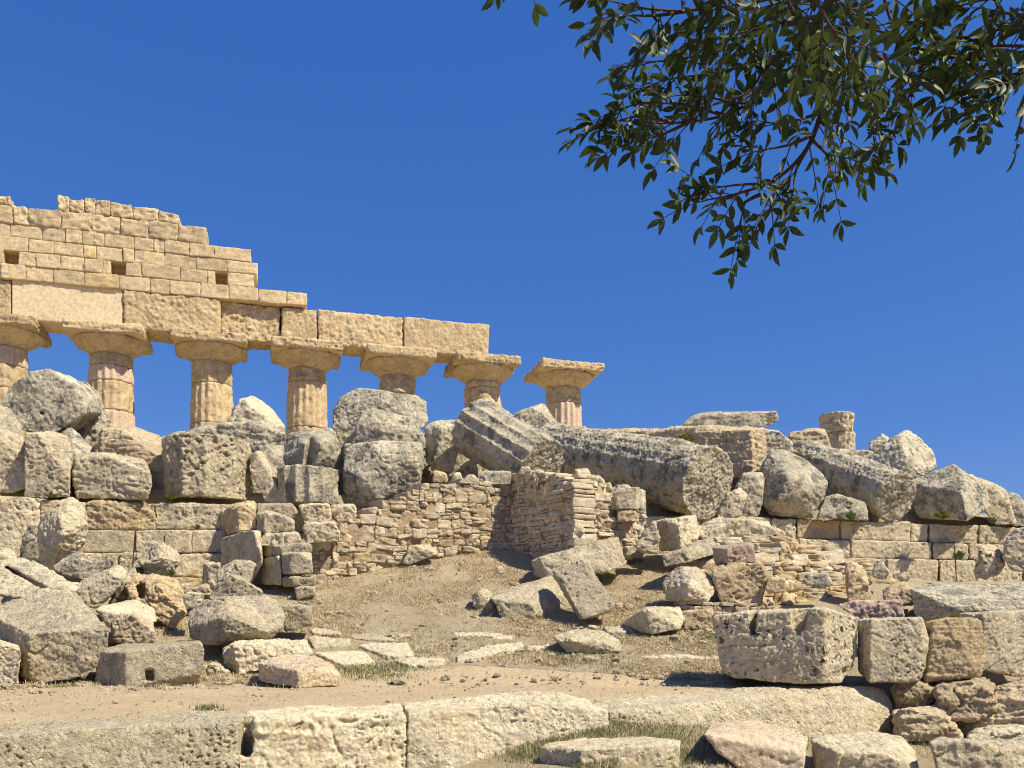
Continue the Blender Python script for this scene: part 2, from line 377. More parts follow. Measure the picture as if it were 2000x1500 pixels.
def chop(bm, n, seed, depth=.10):
    r = np.random.default_rng(seed); co = np.array([v.co[:] for v in bm.verts]); mid = co.mean(0); ext = np.ptp(co, 0)/2
    for k in range(n):
        d = np.sign(r.normal(size=3))*r.uniform(.35, 1., 3); d[2] = abs(d[2]); d /= np.maximum(ext, .05); d /= np.linalg.norm(d)
        co = np.array([v.co[:] for v in bm.verts])
        if not len(co): return
        pr = (co-mid)@d; top = pr.max(); low = pr.min(); p = mid+d*(top-(top-low)*depth*r.uniform(.35, 1.))
        res = bmesh.ops.bisect_plane(bm, geom=bm.verts[:]+bm.edges[:]+bm.faces[:], plane_co=p, plane_no=d, clear_outer=True)
        ed = [e for e in res['geom_cut'] if isinstance(e, bmesh.types.BMEdge) and e.is_valid]
        if ed: bmesh.ops.holes_fill(bm, edges=ed, sides=0)
def finish(bm, name, label, cat, mat, Yv, group=None, cuts=(), vox=None, parent=None, chops=0, **kw):
    SEED[0] += 1
    if chops: chop(bm, chops, SEED[0])
    kw['sm'] = min(kw.get('sm', 2), 2); rv = np.random.default_rng(SEED[0]+900).uniform(0, 1, 3); kw['amp'] = kw.get('amp', 1.)*(.65+.6*rv[0]); kw['pit'] = kw.get('pit', 1.)*(.35+1.0*rv[1]); kw['bed'] = kw.get('bed', 1.)*(.3+1.6*rv[2])
    v = vox or max(.009, Yv*2/F*1.0)
    src = new_bm_mesh(bm); me = evaluate(src, v, cuts); me.name = name
    erode(me, v, SEED[0], **kw)
    o = link(name, me, M[mat])
    c = get_co(me); mn, mx = c.min(0), c.max(0)
    place_origin(o, ((mn[0]+mx[0])/2, (mn[1]+mx[1])/2, mn[2]))
    if parent: adopt(o, parent)
    elif label:
        assert label not in USED or group, label
        USED.add(label); tag(o, label, cat, group)
    return o
def hull_pts(pts, Y, t, sh, sc):
    f = [(p[0], p[1], p[2] if len(p) > 2 else 0.) for p in pts]
    cx = sum(p[0] for p in f)/len(f); cy = sum(p[1] for p in f)/len(f)
    out = [P(x, y, Y+d) for x, y, d in f]
    if t: out += [P(cx+(x-cx)*sc+sh[0], cy+(y-cy)*sc+sh[1], Y+d+t) for x, y, d in f]
    return out
def S(label, pts, Y=None, t=None, sh=(0, -3), sc=.95, mat='tan', name='stone_block', cat='stone block', also=(), cuts=(), sink=.10, **kw):
    fr = [p for p in pts if len(p) < 3 or p[2] < .35] or pts
    low = max(fr, key=lambda p: p[1])
    if Y is None: Y = solve_Y(sum(p[0] for p in fr)/len(fr), low[1])+sink
    ww = (max(p[0] for p in pts)-min(p[0] for p in pts))*Y/F; hh = (max(p[1] for p in pts)-min(p[1] for p in pts))*Y/F
    if t is None: t = min(max(.75*min(ww, hh), .18), 1.5)
    bm = bmesh.new(); hull_into(bm, hull_pts(pts, Y, t, sh, sc))
    if 'chops' not in kw: kw['chops'] = 0 if also else (11 if name == 'boulder' else 4 if name == 'stone_block' else 2)
    for ap, dY, at, ash in also: hull_into(bm, hull_pts(ap, Y+dY, at, ash, .95))
    cc = [hull_pts(cp, Y+dY, ct, csh, 1.) for cp, dY, ct, csh in cuts]
    o = finish(bm, name, label, cat, mat, Y, cuts=cc, **kw); BASES.append((min(p[0] for p in fr), max(p[0] for p in fr), low[1], Y)); return o
BASES = []
def drum(label, A, B, rA, rB=None, n=20, depth=.07, Y=None, mat='grey', name='column_drum', cat='column drum', rot=0., **kw):
    a = P(*A); b = P(*B); rB = rB or rA; ax = b-a; L = np.linalg.norm(ax); ax = ax/L
    up = np.array((0, 0, 1.)) if abs(ax[2]) < .9 else np.array((0, 1., 0)); e1 = np.cross(ax, up); e1 /= np.linalg.norm(e1); e2 = np.cross(ax, e1)
    K = n*6; bm = bmesh.new(); rings = []
    for i in range(7):
        t = i/6; r = rA+(rB-rA)*t; ring = []
        for k in range(K):
            th = 2*math.pi*k/K+rot; rr = r*(1-depth*(1-abs(((k % 6)/3)-1)**2.2)) if n < 40 else r
            ring.append(bm.verts.new(a+ax*L*t+(e1*math.cos(th)+e2*math.sin(th))*rr))
        rings.append(ring)
    for i in range(6):
        for k in range(K): bm.faces.new((rings[i][k], rings[i][(k+1) % K], rings[i+1][(k+1) % K], rings[i+1][k]))
    bm.faces.new(rings[0][::-1]); bm.faces.new(rings[6])
    return finish(bm, name, label, cat, mat, Y or min(A[2], B[2]), **kw)
# ------------------------------------------------------------------ stones laid by masons: rounded blocks joined into one masonry mesh
def _template(n):
    V = []; Q = []
    for ax in range(3):
        for s in (0, n):
            base = len(V)
            for i in range(n+1):
                for j in range(n+1):
                    p = [0, 0, 0]; p[ax] = s; p[(ax+1) % 3] = i; p[(ax+2) % 3] = j; V.append(p)
            for i in range(n):
                for j in range(n):
                    q_ = base+i*(n+1)+j; q = (q_, q_+n+1, q_+n+2, q_+1); Q.append(q if s > 0 else q[::-1])
    u, inv = np.unique(np.array(V), axis=0, return_inverse=True)
    return u, inv.ravel()[np.array(Q)]
TMP = {n: _template(n) for n in (9, 15)}
class Masonry:
    def __init__(s): s.V = []; s.Q = []; s.T = []; s.n = 0
    def stone(s, c, ex, ey, ez, h, tint=(1, 1, 1), r=.02, rough=.012, n=9, skew=1.):
        """c centre; ex,ey,ez unit axes; h half sizes along them; r corner radius"""
        ti, tq = TMP[n]; h = np.array(h, float); v = np.empty(ti.shape)
        for ax in range(3):
            rr = min(r, h[ax]*.8); inn = np.linspace(-(h[ax]-rr), h[ax]-rr, n-3); g = np.concatenate(([-h[ax], -h[ax]+.4*rr], inn, [h[ax]-.4*rr, h[ax]])); v[:, ax] = g[ti[:, ax]]
        core = np.maximum(h-r, h*.2); q = np.clip(v, -core, core); d = v-q; L = np.linalg.norm(d, axis=1)[:, None]
        v = q+d/np.maximum(L, 1e-9)*np.minimum(np.abs(d).max(1)[:, None], L)
        a_, b_, c_, e_ = RNG.normal(size=4)*skew
        v[:, 0] += v[:, 2]*a_*.06; v[:, 2] += v[:, 0]*b_*.04; v[:, 0] *= 1+v[:, 2]/h[2]*c_*.03; v[:, 2] *= 1+v[:, 0]/h[0]*e_*.05
        w_ = np.array(c)+v[:, :1]*ex+v[:, 1:2]*ey+v[:, 2:]*ez
        nn = v/np.maximum(np.linalg.norm(v, axis=1)[:, None], 1e-6); nn = nn[:, :1]*ex+nn[:, 1:2]*ey+nn[:, 2:]*ez
        w_ = w_+nn*(rough*(1.2*fbm(w_*4.5, 2)+1.0*(.3-np.abs(perlin(w_*9)))+.5*perlin(w_*22)))[:, None]
        s.V.append(w_); s.Q.append(tq+s.n); s.n += len(w_); s.T.append(np.tile(np.array(tint, float), (len(w_), 1)))
    def build(s, name, mat, parent=None):
        V = np.concatenate(s.V); me = np_mesh(name, V, np.concatenate(s.Q)); attrc(me, 'tint', np.concatenate(s.T))
        o = link(name, me, M[mat]); mn, mx = V.min(0), V.max(0); place_origin(o, ((mn[0]+mx[0])/2, (mn[1]+mx[1])/2, mn[2]))
        if parent: adopt(o, parent)
        return o
def stone_tint(colour=.2):
    t = np.array((1, 1, 1.))*RNG.uniform(.78, 1.12); r = RNG.random()
    if r < colour*.35: t = t*np.array((1.0, .90, .81))
    elif r < colour*.7: t = t*np.array((1.04, .97, .82))
    elif r < colour: t = t*np.array((.90, .93, 1.0))
    return t
def rubble_wall(label, p0, p1, top, bot, name='rubble_wall', cat='rubble wall', lean=0., thick=.6, colour=.2, wr=(.12, .40), hr=(.06, .17), skip=0., group=None, rough=.02, bk=.03):
    """stones packed between the photo rows top(px) and bot(px) on the vertical plane through p0=(px,Y) and p1"""
    a = np.array((P(p0[0], 0, p0[1])[0], p0[1])); b = np.array((P(p1[0], 0, p1[1])[0], p1[1])); L = np.linalg.norm(b-a); u = (b-a)/L
    n = np.array((u[1], -u[0]));  n = n if n[1] < 0 else -n
    ex = np.array((u[0], u[1], 0)); ey = np.array((-n[0], -n[1], 0)); ez = np.array((0, 0, 1.))
    def zz(s_, prof):
        x, y = a+u*s_; px = CX+F*x/y; return (HY-np.interp(px, [q[0] for q in prof], [q[1] for q in prof]))/F*y
    c = .035; ns = int(L/c); zs = np.array([zz((i+.5)*c, bot) for i in range(ns)])-.12; zt = np.array([zz((i+.5)*c, top) for i in range(ns)])
    z0 = zs.min(); nz = int((zt.max()-z0)/c)+1
    M_ = Masonry(); ph = RNG.uniform(0, 9, 3)
    def lay(s0, s1, z_0, z_1):
        s_ = (s0+s1)/2; z_ = (z_0+z_1)/2; i = min(max(int(s_/c), 0), ns-1)
        if z_ < zs[i] or z_0+.3*(z_1-z_0) > zt[i] or RNG.random() < skip: return
        z_1 = min(z_1, zt[i]+.05)
        if z_1-z_0 < .03: return
        d = thick*.5*RNG.uniform(.9, 1.1); f = RNG.normal()*.018; xy = a+u*s_; zc = (z_0+z_1)/2+.02*math.sin(s_*2.1+ph[0])+.012*math.sin(s_*5.3+ph[1])
        cc = np.array((xy[0], xy[1], zc))+ey*(d+f+lean*(zc-z0)); tl = RNG.normal()*.035
        M_.stone(cc, ex*math.cos(tl)+ez*math.sin(tl), ey, -ex*math.sin(tl)+ez*math.cos(tl), ((s1-s0)/2-.004, d, (z_1-z_0)/2-.003), stone_tint(colour), r=min(RNG.uniform(.012, .05), (z_1-z_0)*.4), rough=rough, skew=2.)
    z = z0
    while z < z0+nz*c:
        h = RNG.uniform(hr[0]*1.1, hr[1]); s_ = -RNG.random()*.2
        while s_ < L:
            w_ = RNG.uniform(*wr)*(1 if h > .1 else .75); s1 = min(s_+w_, L+.02)
            if h > .115 and RNG.random() < .4:      # two or three thin stones beside a thick one
                k = RNG.uniform(.35, .65); m_ = s_+(s1-s_)*RNG.uniform(.4, .6) if s1-s_ > .25 and RNG.random() < .5 else None
                lay(s_, s1, z, z+h*k)
                if m_ is None: lay(s_, s1, z+h*k, z+h)
                else: lay(s_, m_, z+h*k, z+h); lay(m_, s1, z+h*k, z+h)
            else: lay(s_, s1, z+RNG.normal()*.006, z+h+RNG.normal()*.008)
            s_ = s1
        z += h
    # earth core behind the face
    Vc = []; Qc = []
    m = max(4, int(L/.25)); 
    for i in range(m+1):
        s_ = L*i/m; xy = a+u*s_; zb = zz(s_, bot)-.3; zz_ = zz(s_, top)-.10
        for (dy, zq) in ((bk, zb), (bk+lean*(zz_-zb), zz_), (thick*1.0+lean*(zz_-zb), zz_), (thick*1.0, zb)):
            Vc.append((xy[0]+ey[0]*dy, xy[1]+ey[1]*dy, zq))
    for i in range(m):
        for k in range(4):
            p = i*4+k; q = i*4+(k+1) % 4; Qc.append((p, q, q+4, p+4))
    root = empty(name, ((a[0]+b[0])/2, (a[1]+b[1])/2, float(zs.min())))
    USED.add(label); tag(root, label, cat, group)
    M_.build('facing_stones', 'rubble', root)
    Vc = np.array(Vc); me = np_mesh('earth_core', Vc, np.array(Qc)); o = link('earth_core', me, M['earthfill']); place_origin(o, Vc.mean(0)); adopt(o, root)
    return root

# ------------------------------------------------------------------ the standing temple
U = np.array((.963, .27, 0)); U /= np.linalg.norm(U); NRM = np.array((U[1], -U[0], 0)); UP = np.array((0, 0, 1.))
C2 = np.array((-15.2, 33.0, 0)); SP = 3.62; ZB, ZT = 2.35, 10.67
def T(a, b, z): return C2+U*a+NRM*b+UP*z       # a along the colonnade, b towards the viewer
def a_of(px, b):                               # where the plane b crosses photo column px
    o = C2+NRM*b; k = (px-CX)/F
    return (k*o[1]-o[0])/(U[0]-k*U[1])
def lathe(name, c, prof, mat, parent, K=160, disp=.012, flute=None, seed=0, label=None, rough=1., pinch=0.):
    """prof: list of (z, r); flute: (count, depth) ; c axis foot"""
    zs = np.array([p[0] for p in prof]); rs = np.array([p[1] for p in prof])
    m = max(6, int((zs[-1]-zs[0])/.035)); Z = np.linspace(zs[0], zs[-1], m+1); R = np.interp(Z, zs, rs)
    th = np.arange(K)*2*math.pi/K
    ZZ, TT = np.meshgrid(Z, th, indexing='ij'); RR = np.repeat(R[:, None], K, 1)
    V0 = np.stack((c[0]+np.cos(TT)*RR, c[1]+np.sin(TT)*RR, ZZ), 2).reshape(-1, 3)
    q = V0+seed*7.7
    d = disp*rough*(1.6*fbm(q*1.8, 3)+1.0*fbm(q*6, 3))-disp*rough*1.6*sstep(.1, .5, fbm(q*2.7+3, 2))
    if flute:
        f = 1-np.abs(((th*flute[0]/(2*math.pi)) % 1)*2-1); f = np.tile(f**.7, m+1)
        mask = 1-np.clip(flute[2]*sstep(-.2, .3, fbm(q*1.3, 2)), 0, 1) if len(flute) > 2 else 1.
        d = d-flute[1]*f*mask
    rad = V0-np.stack((np.full(len(V0), c[0]), np.full(len(V0), c[1]), V0[:, 2]), 1); rad /= np.maximum(np.linalg.norm(rad, axis=1)[:, None], 1e-6)
    edge = np.minimum(ZZ.ravel()-zs[0], zs[-1]-ZZ.ravel()); d = d-.03*sstep(.06, 0, edge)*(.4+sstep(-.3, .3, perlin(q*3)))
    V = V0+rad*d[:, None]
    V = np.vstack((V, [(c[0], c[1], zs[0])], [(c[0], c[1], zs[-1])])); n = (m+1)*K
    i = (np.arange(m)[:, None]*K+np.arange(K)[None]); j = (np.arange(m)[:, None]*K+(np.arange(K)+1)[None] % K)
    Q = np.stack((i, j, j+K, i+K), 2).reshape(-1, 4)
    k = np.arange(K); k2 = (k+1) % K
    caps = np.concatenate((np.stack((k2, k, np.full(K, n), np.full(K, n)), 1)[:, :3], np.stack((k+m*K, k2+m*K, np.full(K, n+1)), 1)))
    me = bpy.data.meshes.new(name); me.from_pydata(V.tolist(), [], Q.tolist()+caps.tolist()); me.update()
    me.polygons.foreach_set('use_smooth', np.ones(len(me.polygons), bool))
    o = link(name, me, M[mat]); place_origin(o, (c[0], c[1], zs[0])); adopt(o, parent)
    if label: o['label'] = label
    return o
def box_part(name, a0, a1, b0, b1, z0, z1, mat, parent=None, label=None, cat=None, vox=.042, corners=None, cuts=(), **kw):
    bm = bmesh.new()
    hull_into(bm, corners if corners else [T(a, b, z) for a in (a0, a1) for b in (b0, b1) for z in (z0, z1)])
    return finish(bm, name, label, cat, mat, 33, vox=vox, parent=parent, cuts=cuts, **kw)
col_labels = ['standing column cut by the left edge of the photo', 'standing column with two smooth rosy fluted drums under the smooth cast beam',
              'third standing column from the left, rough shaft beside a pale boulder', 'standing column under the cracked leaning beam end, shaft bare to the platform',
              'standing column half hidden by the big round boulder, its capital square and sharp', 'standing column at the right end of the beams, wind eaten shaft',
              'free standing column carrying no beam, pale fluted drum showing low down']
# visible drums per column: (z0, z1, style) from the top down
ZS = 9.75
drums_ = {0: [(9.05, ZS, 'r'), (8.2, 9.05, 'g'), (6.6, 8.2, 'g'), (ZB, 6.6, 'g')],
          1: [(9.32, ZS, 'g'), (8.72, 9.32, 'r'), (7.62, 8.72, 'g'), (6.4, 7.62, 'r'), (ZB, 6.4, 'g')],
          2: [(8.9, ZS, 'g'), (7.35, 8.9, 'g'), (5.3, 7.35, 'g'), (ZB, 5.3, 'g')],
          3: [(9.25, ZS, 'G'), (7.4, 9.25, 'g'), (ZB, 7.4, 'g')],
          4: [(9.0, ZS, 'G'), (7.0, 9.0, 'G'), (ZB, 7.0, 'g')],
          5: [(9.5, ZS, 'G'), (8.5, 9.5, 'G'), (7.4, 8.5, 'G'), (ZB, 7.4, 'g')],
          6: [(9.1, ZS, 'G'), (7.2, 9.1, 'r'), (ZB, 7.2, 'r')]}
for i in range(7):
    c = T((i-1)*SP, 0, 0); root = empty('standing_column', (c[0], c[1], ZB))
    tag(root, col_labels[i], 'column', 'standing columns of the temple'); USED.add(col_labels[i])
    def rad(z): return .76+.20*(ZS-z)/(ZS-ZB)
    for z0, z1, st in drums_[i]:
        r0, r1 = rad(z0), rad(z1)
        if st == 'r': lathe('drum', c, [(z0+.012, r0+.02), (z1-.012, r1+.02)], 'rose', root, disp=.006, flute=(18, .07), seed=i, label='rosy drum with crisp flutes')
        elif st == 'g': lathe('drum', c, [(z0+.008, r0), (z1-.008, r1)], 'gold', root, disp=.014, flute=(18, .075, .6), seed=i+z0)
        else:
            zm = (z0+z1)/2; lathe('drum', c, [(z0, r0), (zm, r0*.95), (z1, r1*.98)], 'gold', root, disp=.036, seed=i*3+z0, rough=1.1)
    lathe('echinus', c, [(ZS, .715), (ZS+.04, .72), (ZS+.06, .77), (ZS+.13, .87), (ZS+.23, 1.03), (ZS+.33, 1.17), (ZS+.42, 1.27), (ZS+.50, 1.32), (ZS+.56, 1.32)], 'gold', root, disp=.016, seed=i+11)
    a0 = (i-1)*SP; h = 1.39; k = .22 if i not in (4,) else .05
    cs = [T(a0+sx*h*(1-(.05 if (sx > 0 and i not in (4, 6)) else 0)), sy*h, z) for sx in (-1, 1) for sy in (-1, 1) for z in (ZS+.54, ZT-.005)]
    box_part('abacus', 0, 0, 0, 0, 0, 0, 'gold', parent=root, corners=cs, vox=.04, sm=2, amp=1.2 if i != 4 else .6, pit=1., chip=1. if i != 4 else .3, strata=.9 if i not in (4,) else .2)

# beams lying on the capitals
bF, bB = .72, -.72
def beam(label, px0, px1, z0, z1, mat, f=bF, b=bB, z1r=None, z0r=None, **kw):
    a0, a1 = a_of(px0, f), a_of(px1, f); z1r = z1 if z1r is None else z1r; z0r = z0 if z0r is None else z0r
    cs = [T(a, bb, z) for bb in (f, b) for a, z in ((a0, z0), (a0, z1), (a1, z0r), (a1, z1r))]
    return box_part('stone_beam', 0, 0, 0, 0, 0, 0, mat, label=label, cat='stone beam', corners=cs, **kw)
ZA = 12.08
beam('stub of rough stone beam at the left edge under the ashlar courses', -90, 21, ZT, ZA, 'gold', sm=2, amp=.9)
beam('smooth pale cast replacement beam spanning the two leftmost capitals', 23, 240, ZT, ZA+.02, 'plaster', sm=1, amp=.06, pit=0, chip=.0, bed=0)
beam('rough knobbly stone beam right of the smooth cast beam', 242, 430, ZT-.02, ZA, 'gold', f=bF+.06, sm=3, amp=1.5, pit=1.2, chip=1.)
beam('hollowed stone beam under the overhanging thin course', 432, 548, ZT-.02, ZA, 'gold', f=bF-.18, sm=3, amp=1.7, pit=1.3)
beam('short broken beam piece with a slanting crack above the fourth capital', 550, 619, ZT, ZA-.06, 'gold', f=bF-.02, sm=3, amp=1.4, pit=1.)
beam('long weathered stone beam with rounded upper right corner', 622, 787, ZT+.0, ZA-.02, 'gold', z1r=ZA-.05, sm=3, amp=1.1, pit=1.)
beam('rightmost stone beam of the colonnade, ending over the sixth capital', 789, 955, ZT, ZA+.0, 'gold', sm=2, amp=.9, pit=1.)

def build_frieze():
    fr = bF+.10; rows = [
        (ZA+.01, 12.62, [-90, 0, 50, 104, 165, 232, 293, 332, 392, 447, 505, 560, 600], ()),
        (12.62, 13.12, [-90, 6, 36, 70, 118, 164, 200, 216, 245, 276, 352, 405, 420, 444, 496], (1, 7, 12)),
        (13.12, 13.61, [-90, 55, 105, 163, 188, 240, 262, 320, 383, 443, 503], ()),
        (13.61, 14.10, [-90, 20, 82, 128, 160, 183, 204, 262, 300, 320, 370, 418, 490], ()),
        (14.10, 14.76, [-90, 25, 55, 120, 178, 235, 290, 347, 403], ()),
        (14.76, 15.02, [-90, -5, 20], ()), (14.76, 15.28, [112, 135, 165, 186, 215, 259, 309, 350], ())]
    root = empty('ashlar_frieze_wall', T(-3, 0, ZA)); lab = 'golden ashlar frieze courses with three square beam holes, above the stone beams'
    tag(root, lab, 'masonry wall'); USED.add(lab)
    m = Masonry(); holes = []; core = []
    for z0, z1, js, hs in rows:
        as_ = [a_of(p, fr) for p in js]
        top = z0 > 14.7; last = z0 > 14
        for i in range(len(js)-1):
            a0, a1 = as_[i], as_[i+1]
            if i in hs:
                holes.append((a0, a1, z0, z1)); continue
            zz1 = z1+(RNG.normal()*.07 if top else RNG.normal()*.012); zz0 = z0+(0 if top else RNG.normal()*.012)
            dep = .62; f = RNG.normal()*.016
            m.stone(T((a0+a1)/2, fr-dep+f, (zz0+zz1)/2), U, NRM, UP, ((a1-a0)/2-.009, dep, (zz1-zz0)/2-.008), stone_tint(.06)**.8, r=.026 if not last else .055, rough=.022 if not last else .05, n=15, skew=.35 if not last else 1.)
        core.append((as_[0], as_[-1]-.14, z0-.01, z1-(.06 if not top else .25)))
    m.build('ashlar_stones', 'frieze', root)
    bm = bmesh.new()
    for a0, a1, z0, z1 in core[:-2]:
        hull_into(bm, [T(a, b, z) for a in (a0, a1) for b in (fr-.06, fr-1.3) for z in (z0, z1)])
    for a0, a1, z0, z1 in core[-2:]:
        hull_into(bm, [T(a, b, z) for a in (a0, a1) for b in (fr-.25, fr-1.1) for z in (z0-.05, z1)])
    cuts = [[T(a, b, z) for a in (a0, a1) for b in (fr+.3, fr-.62) for z in (z0, z1)] for a0, a1, z0, z1 in holes]
    finish(bm, 'mortar_core', None, None, 'mortar', 33, vox=.04, parent=root, cuts=cuts, sm=1, amp=.5, pit=0, chip=0)
build_frieze()

# two drum stump standing far right
c = P(1637, 880, 36); c = np.array((c[0], c[1], 0)); zt = (HY-810)/F*36
st = empty('column_stump', (c[0], c[1], 2.35)); lab = 'two drum column stump standing alone on the skyline at the right'; tag(st, lab, 'column stump'); USED.add(lab)
z1 = (HY-847)/F*36
lathe('drum', (c[0]-.05, c[1], 0), [(z1, .64), (zt, .66)], 'tan', st, disp=.05, seed=40)
lathe('drum', (c[0]+.05, c[1], 0), [(2.3, .66), (z1-.02, .62)], 'tan', st, disp=.03, flute=(16, .05, .6), seed=41)
# ------------------------------------------------------------------ stepped temple platform
def platform():
    lab = 'stepped temple platform of long ashlar courses under the fallen drums'
    root = empty('temple_platform', P(1000, 1040, 21)); tag(root, lab, 'stone platform'); USED.add(lab)
    def course(xs, top, bot, back, mat, **kw):
        for i in range(len(xs)-1):
            x0, x1 = xs[i]+1.2, xs[i+1]-1.2
            def yy(x, prof): return np.interp(x, [p[0] for p in prof], [p[1] for p in prof])
            Y0, Y1 = y_edge(x0)+back, y_edge(x1)+back; j = RNG.normal()*.02
            pts = [P(x0, yy(x0, top), Y0+j), P(x1, yy(x1, top), Y1+j), P(x1, yy(x1, bot), Y1+j), P(x0, yy(x0, bot), Y0+j)]
            pts += [p+np.array((.25, .95, 0)) for p in pts]
            bm = bmesh.new(); hull_into(bm, pts)
            m_ = mat[i] if isinstance(mat, (list, tuple)) else mat
            finish(bm, 'course_block', None, None, m_, (Y0+Y1)/2, parent=root, **{**dict(sm=2, amp=.8, chip=.8), **kw})
    # left stretch
    course([-70, 76], [(-70, 964), (76, 972)], [(-70, 1092), (76, 1092)], .0, 'tan', amp=1.2)
    course([76, 166, 302, 440, 560], [(70, 975), (165, 980), (440, 984), (560, 985)], [(70, 1034), (560, 1034)], .05, ['ochre', 'ochre', 'tan', 'tan'], strata=.5, amp=1.3)
    course([140, 262, 372, 440, 560], [(130, 1035), (560, 1036)], [(130, 1079), (560, 1079)], -.22, 'tan', amp=.45, pit=.4, chip=.3)
    course([140, 232, 330, 440], [(130, 1080), (440, 1081)], [(130, 1127), (440, 1127)], -.5, 'tan', amp=.9)
    course([325, 440], [(325, 1128), (440, 1128)], [(325, 1152), (440, 1152)], -.85, 'ochre', amp=.8)
    # right stretch
    TA = [(1240, 1006), (1360, 1008), (1500, 1011), (1640, 1016), (2000, 1030), (2080, 1033)]
    BA = [(1240, 1050), (1500, 1051), (1660, 1055), (2000, 1064), (2080, 1066)]
    BB = [(1440, 1088), (1700, 1091), (2080, 1096)]
    BC = [(1440, 1150), (2080, 1150)]
    course([1240, 1372, 1506, 1556, 1641, 1777, 1814, 1911, 2075], TA, BA, 0, ['tan', 'tan', 'pale', 'ochre', 'tan', 'tan', 'tan', 'tan'], strata=.25, amp=1.1)
    course([1450, 1560, 1661, 1821, 1892, 1975, 2080], BA, BB, -.25, 'tan', strata=.2)
    course([1450, 1600, 1731, 1834, 1908, 2000, 2080], BB, BC, -.5, 'tan', amp=1.1)
platform()

# ------------------------------------------------------------------ rubble walls
rubble_wall('long drystone rubble wall closing the grassy slope, facing the viewer in full sun', (596, 17.45), (1004, 19.75),
            [(596, 1066), (640, 1062), (664, 1030), (700, 1010), (742, 990), (766, 972), (806, 962), (830, 948), (900, 942), (1004, 940)],
            [(596, 1150), (640, 1132), (700, 1112), (800, 1092), (860, 1076), (940, 1072), (1004, 1070)], thick=.8, wr=(.10, .38), hr=(.10, .27), colour=.15, rough=.04, bk=.025)
rubble_wall('shaded return wall of small flat stones turning toward the viewer', (1000, 19.7), (1121, 17.7),
            [(1000, 932), (1030, 922), (1060, 924), (1090, 928), (1122, 950)], [(1000, 1070), (1122, 1118)], thick=.55, wr=(.08, .30), hr=(.08, .2), colour=.2, rough=.03, bk=.025)
rubble_wall('ruined sunlit wall end of rough lumps between the return wall and the two block pillar', (1110, 18.0), (1258, 18.9),
            [(1110, 958), (1130, 930), (1160, 928), (1185, 950), (1196, 985), (1258, 1010)], [(1110, 1095), (1258, 1085)], thick=.7, wr=(.14, .5), hr=(.09, .28), colour=.2, rough=.05)
rubble_wall('patchwork rubble mound wall with bits of red and yellow brick', (1478, 15.9), (1720, 17.2),
            [(1478, 1080), (1500, 1062), (1580, 1058), (1640, 1066), (1690, 1090), (1720, 1120)], [(1478, 1205), (1720, 1200)], thick=.7, lean=.35, wr=(.14, .6), hr=(.08, .28), colour=.5, rough=.07)
rubble_wall('low tumbled rubble bank running up behind the patchwork mound wall', (1385, 17.3), (1790, 18.6),
            [(1385, 1062), (1440, 1046), (1560, 1044), (1650, 1058), (1720, 1100), (1790, 1128)], [(1385, 1150), (1790, 1165)], thick=.8, lean=.6, wr=(.2, .8), hr=(.12, .34), colour=.15, rough=.09)
rubble_wall('low footing of thin flat bricks under the round boulder at the right', (1330, 15.35), (1500, 15.35), [(1330, 1176), (1420, 1178), (1500, 1184)], [(1330, 1212), (1500, 1212)],
            thick=.7, wr=(.12, .34), hr=(.05, .09), colour=.4, name='brick_footing', cat='brick footing')

# ------------------------------------------------------------------ fallen drums and blocks on the platform, left to right
S('huge weathered drum end facing the viewer at upper left, with one dark hole', [(4, 787), (16, 757), (57, 728), (93, 721), (126, 739), (150, 754), (165, 778), (166, 805), (106, 847), (45, 843), (28, 814)],
  Y=20.4, t=1.3, sh=(42, 6), sc=.92, mat='grey', name='column_drum', cat='column drum', sm=3, amp=1.1, cuts=[([(79, 803), (86, 803), (86, 811), (79, 811)], -.3, .55, (0, 0))])
S('broken jagged drum piece behind the huge drum end at upper left', [(136, 742), (168, 745), (184, 760), (204, 798), (212, 832), (196, 871), (138, 886), (132, 850)], Y=21.6, t=1.2, sh=(8, 2), mat='grey', name='boulder', cat='boulder', sm=6, amp=1.8)
S('tall knobbly rock at the left edge beside the huge drum end', [(-60, 780), (-5, 792), (18, 799), (39, 829), (50, 868), (54, 952), (20, 962), (-60, 962)], Y=18.6, t=1.4, mat='tan', name='boulder', cat='boulder', sm=6, amp=2.)
S('squared honeycombed block standing below the huge drum end', [(48, 846), (102, 843), (132, 856), (138, 886), (137, 972), (48, 974)], Y=18.3, t=1.3, sh=(4, -2), mat='tan', sm=4, amp=1.4, pit=1.4)
S('wide squat block with a broken upper ledge and dark gap beneath it', [(148, 896), (210, 890), (294, 922), (298, 942), (288, 976), (258, 970), (150, 972), (143, 940)], Y=18.5, t=1.2, sh=(-4, -4), mat='tan', sm=3, amp=1.4, also=[([(152, 893), (200, 887), (284, 905), (292, 924), (220, 905), (160, 905)], .1, 1., (0, -4))])
S('finely layered stone rising behind the wide squat block', [(196, 838), (262, 836), (312, 850), (328, 882), (322, 978), (290, 978), (288, 905), (192, 890)], Y=19.8, t=1.2, mat='strata', sm=4, amp=1.2, strata=.8, name='boulder', cat='boulder')
drum('upright pitted drum with faint vertical flutes, left of the leaning thin slab', (405, 980, 19.9), (405, 862, 19.9), .965, n=12, depth=.06, mat='tan', sm=3, amp=1.5, pit=1.5, rot=.3)
S('long low hump of rock behind the upright pitted drum', [(292, 858), (345, 846), (400, 833), (450, 826), (520, 822), (558, 838), (560, 875), (480, 915), (300, 930)], Y=21.6, t=1.5, mat='grey', name='boulder', cat='boulder', sm=7, amp=1.5, strata=.6)
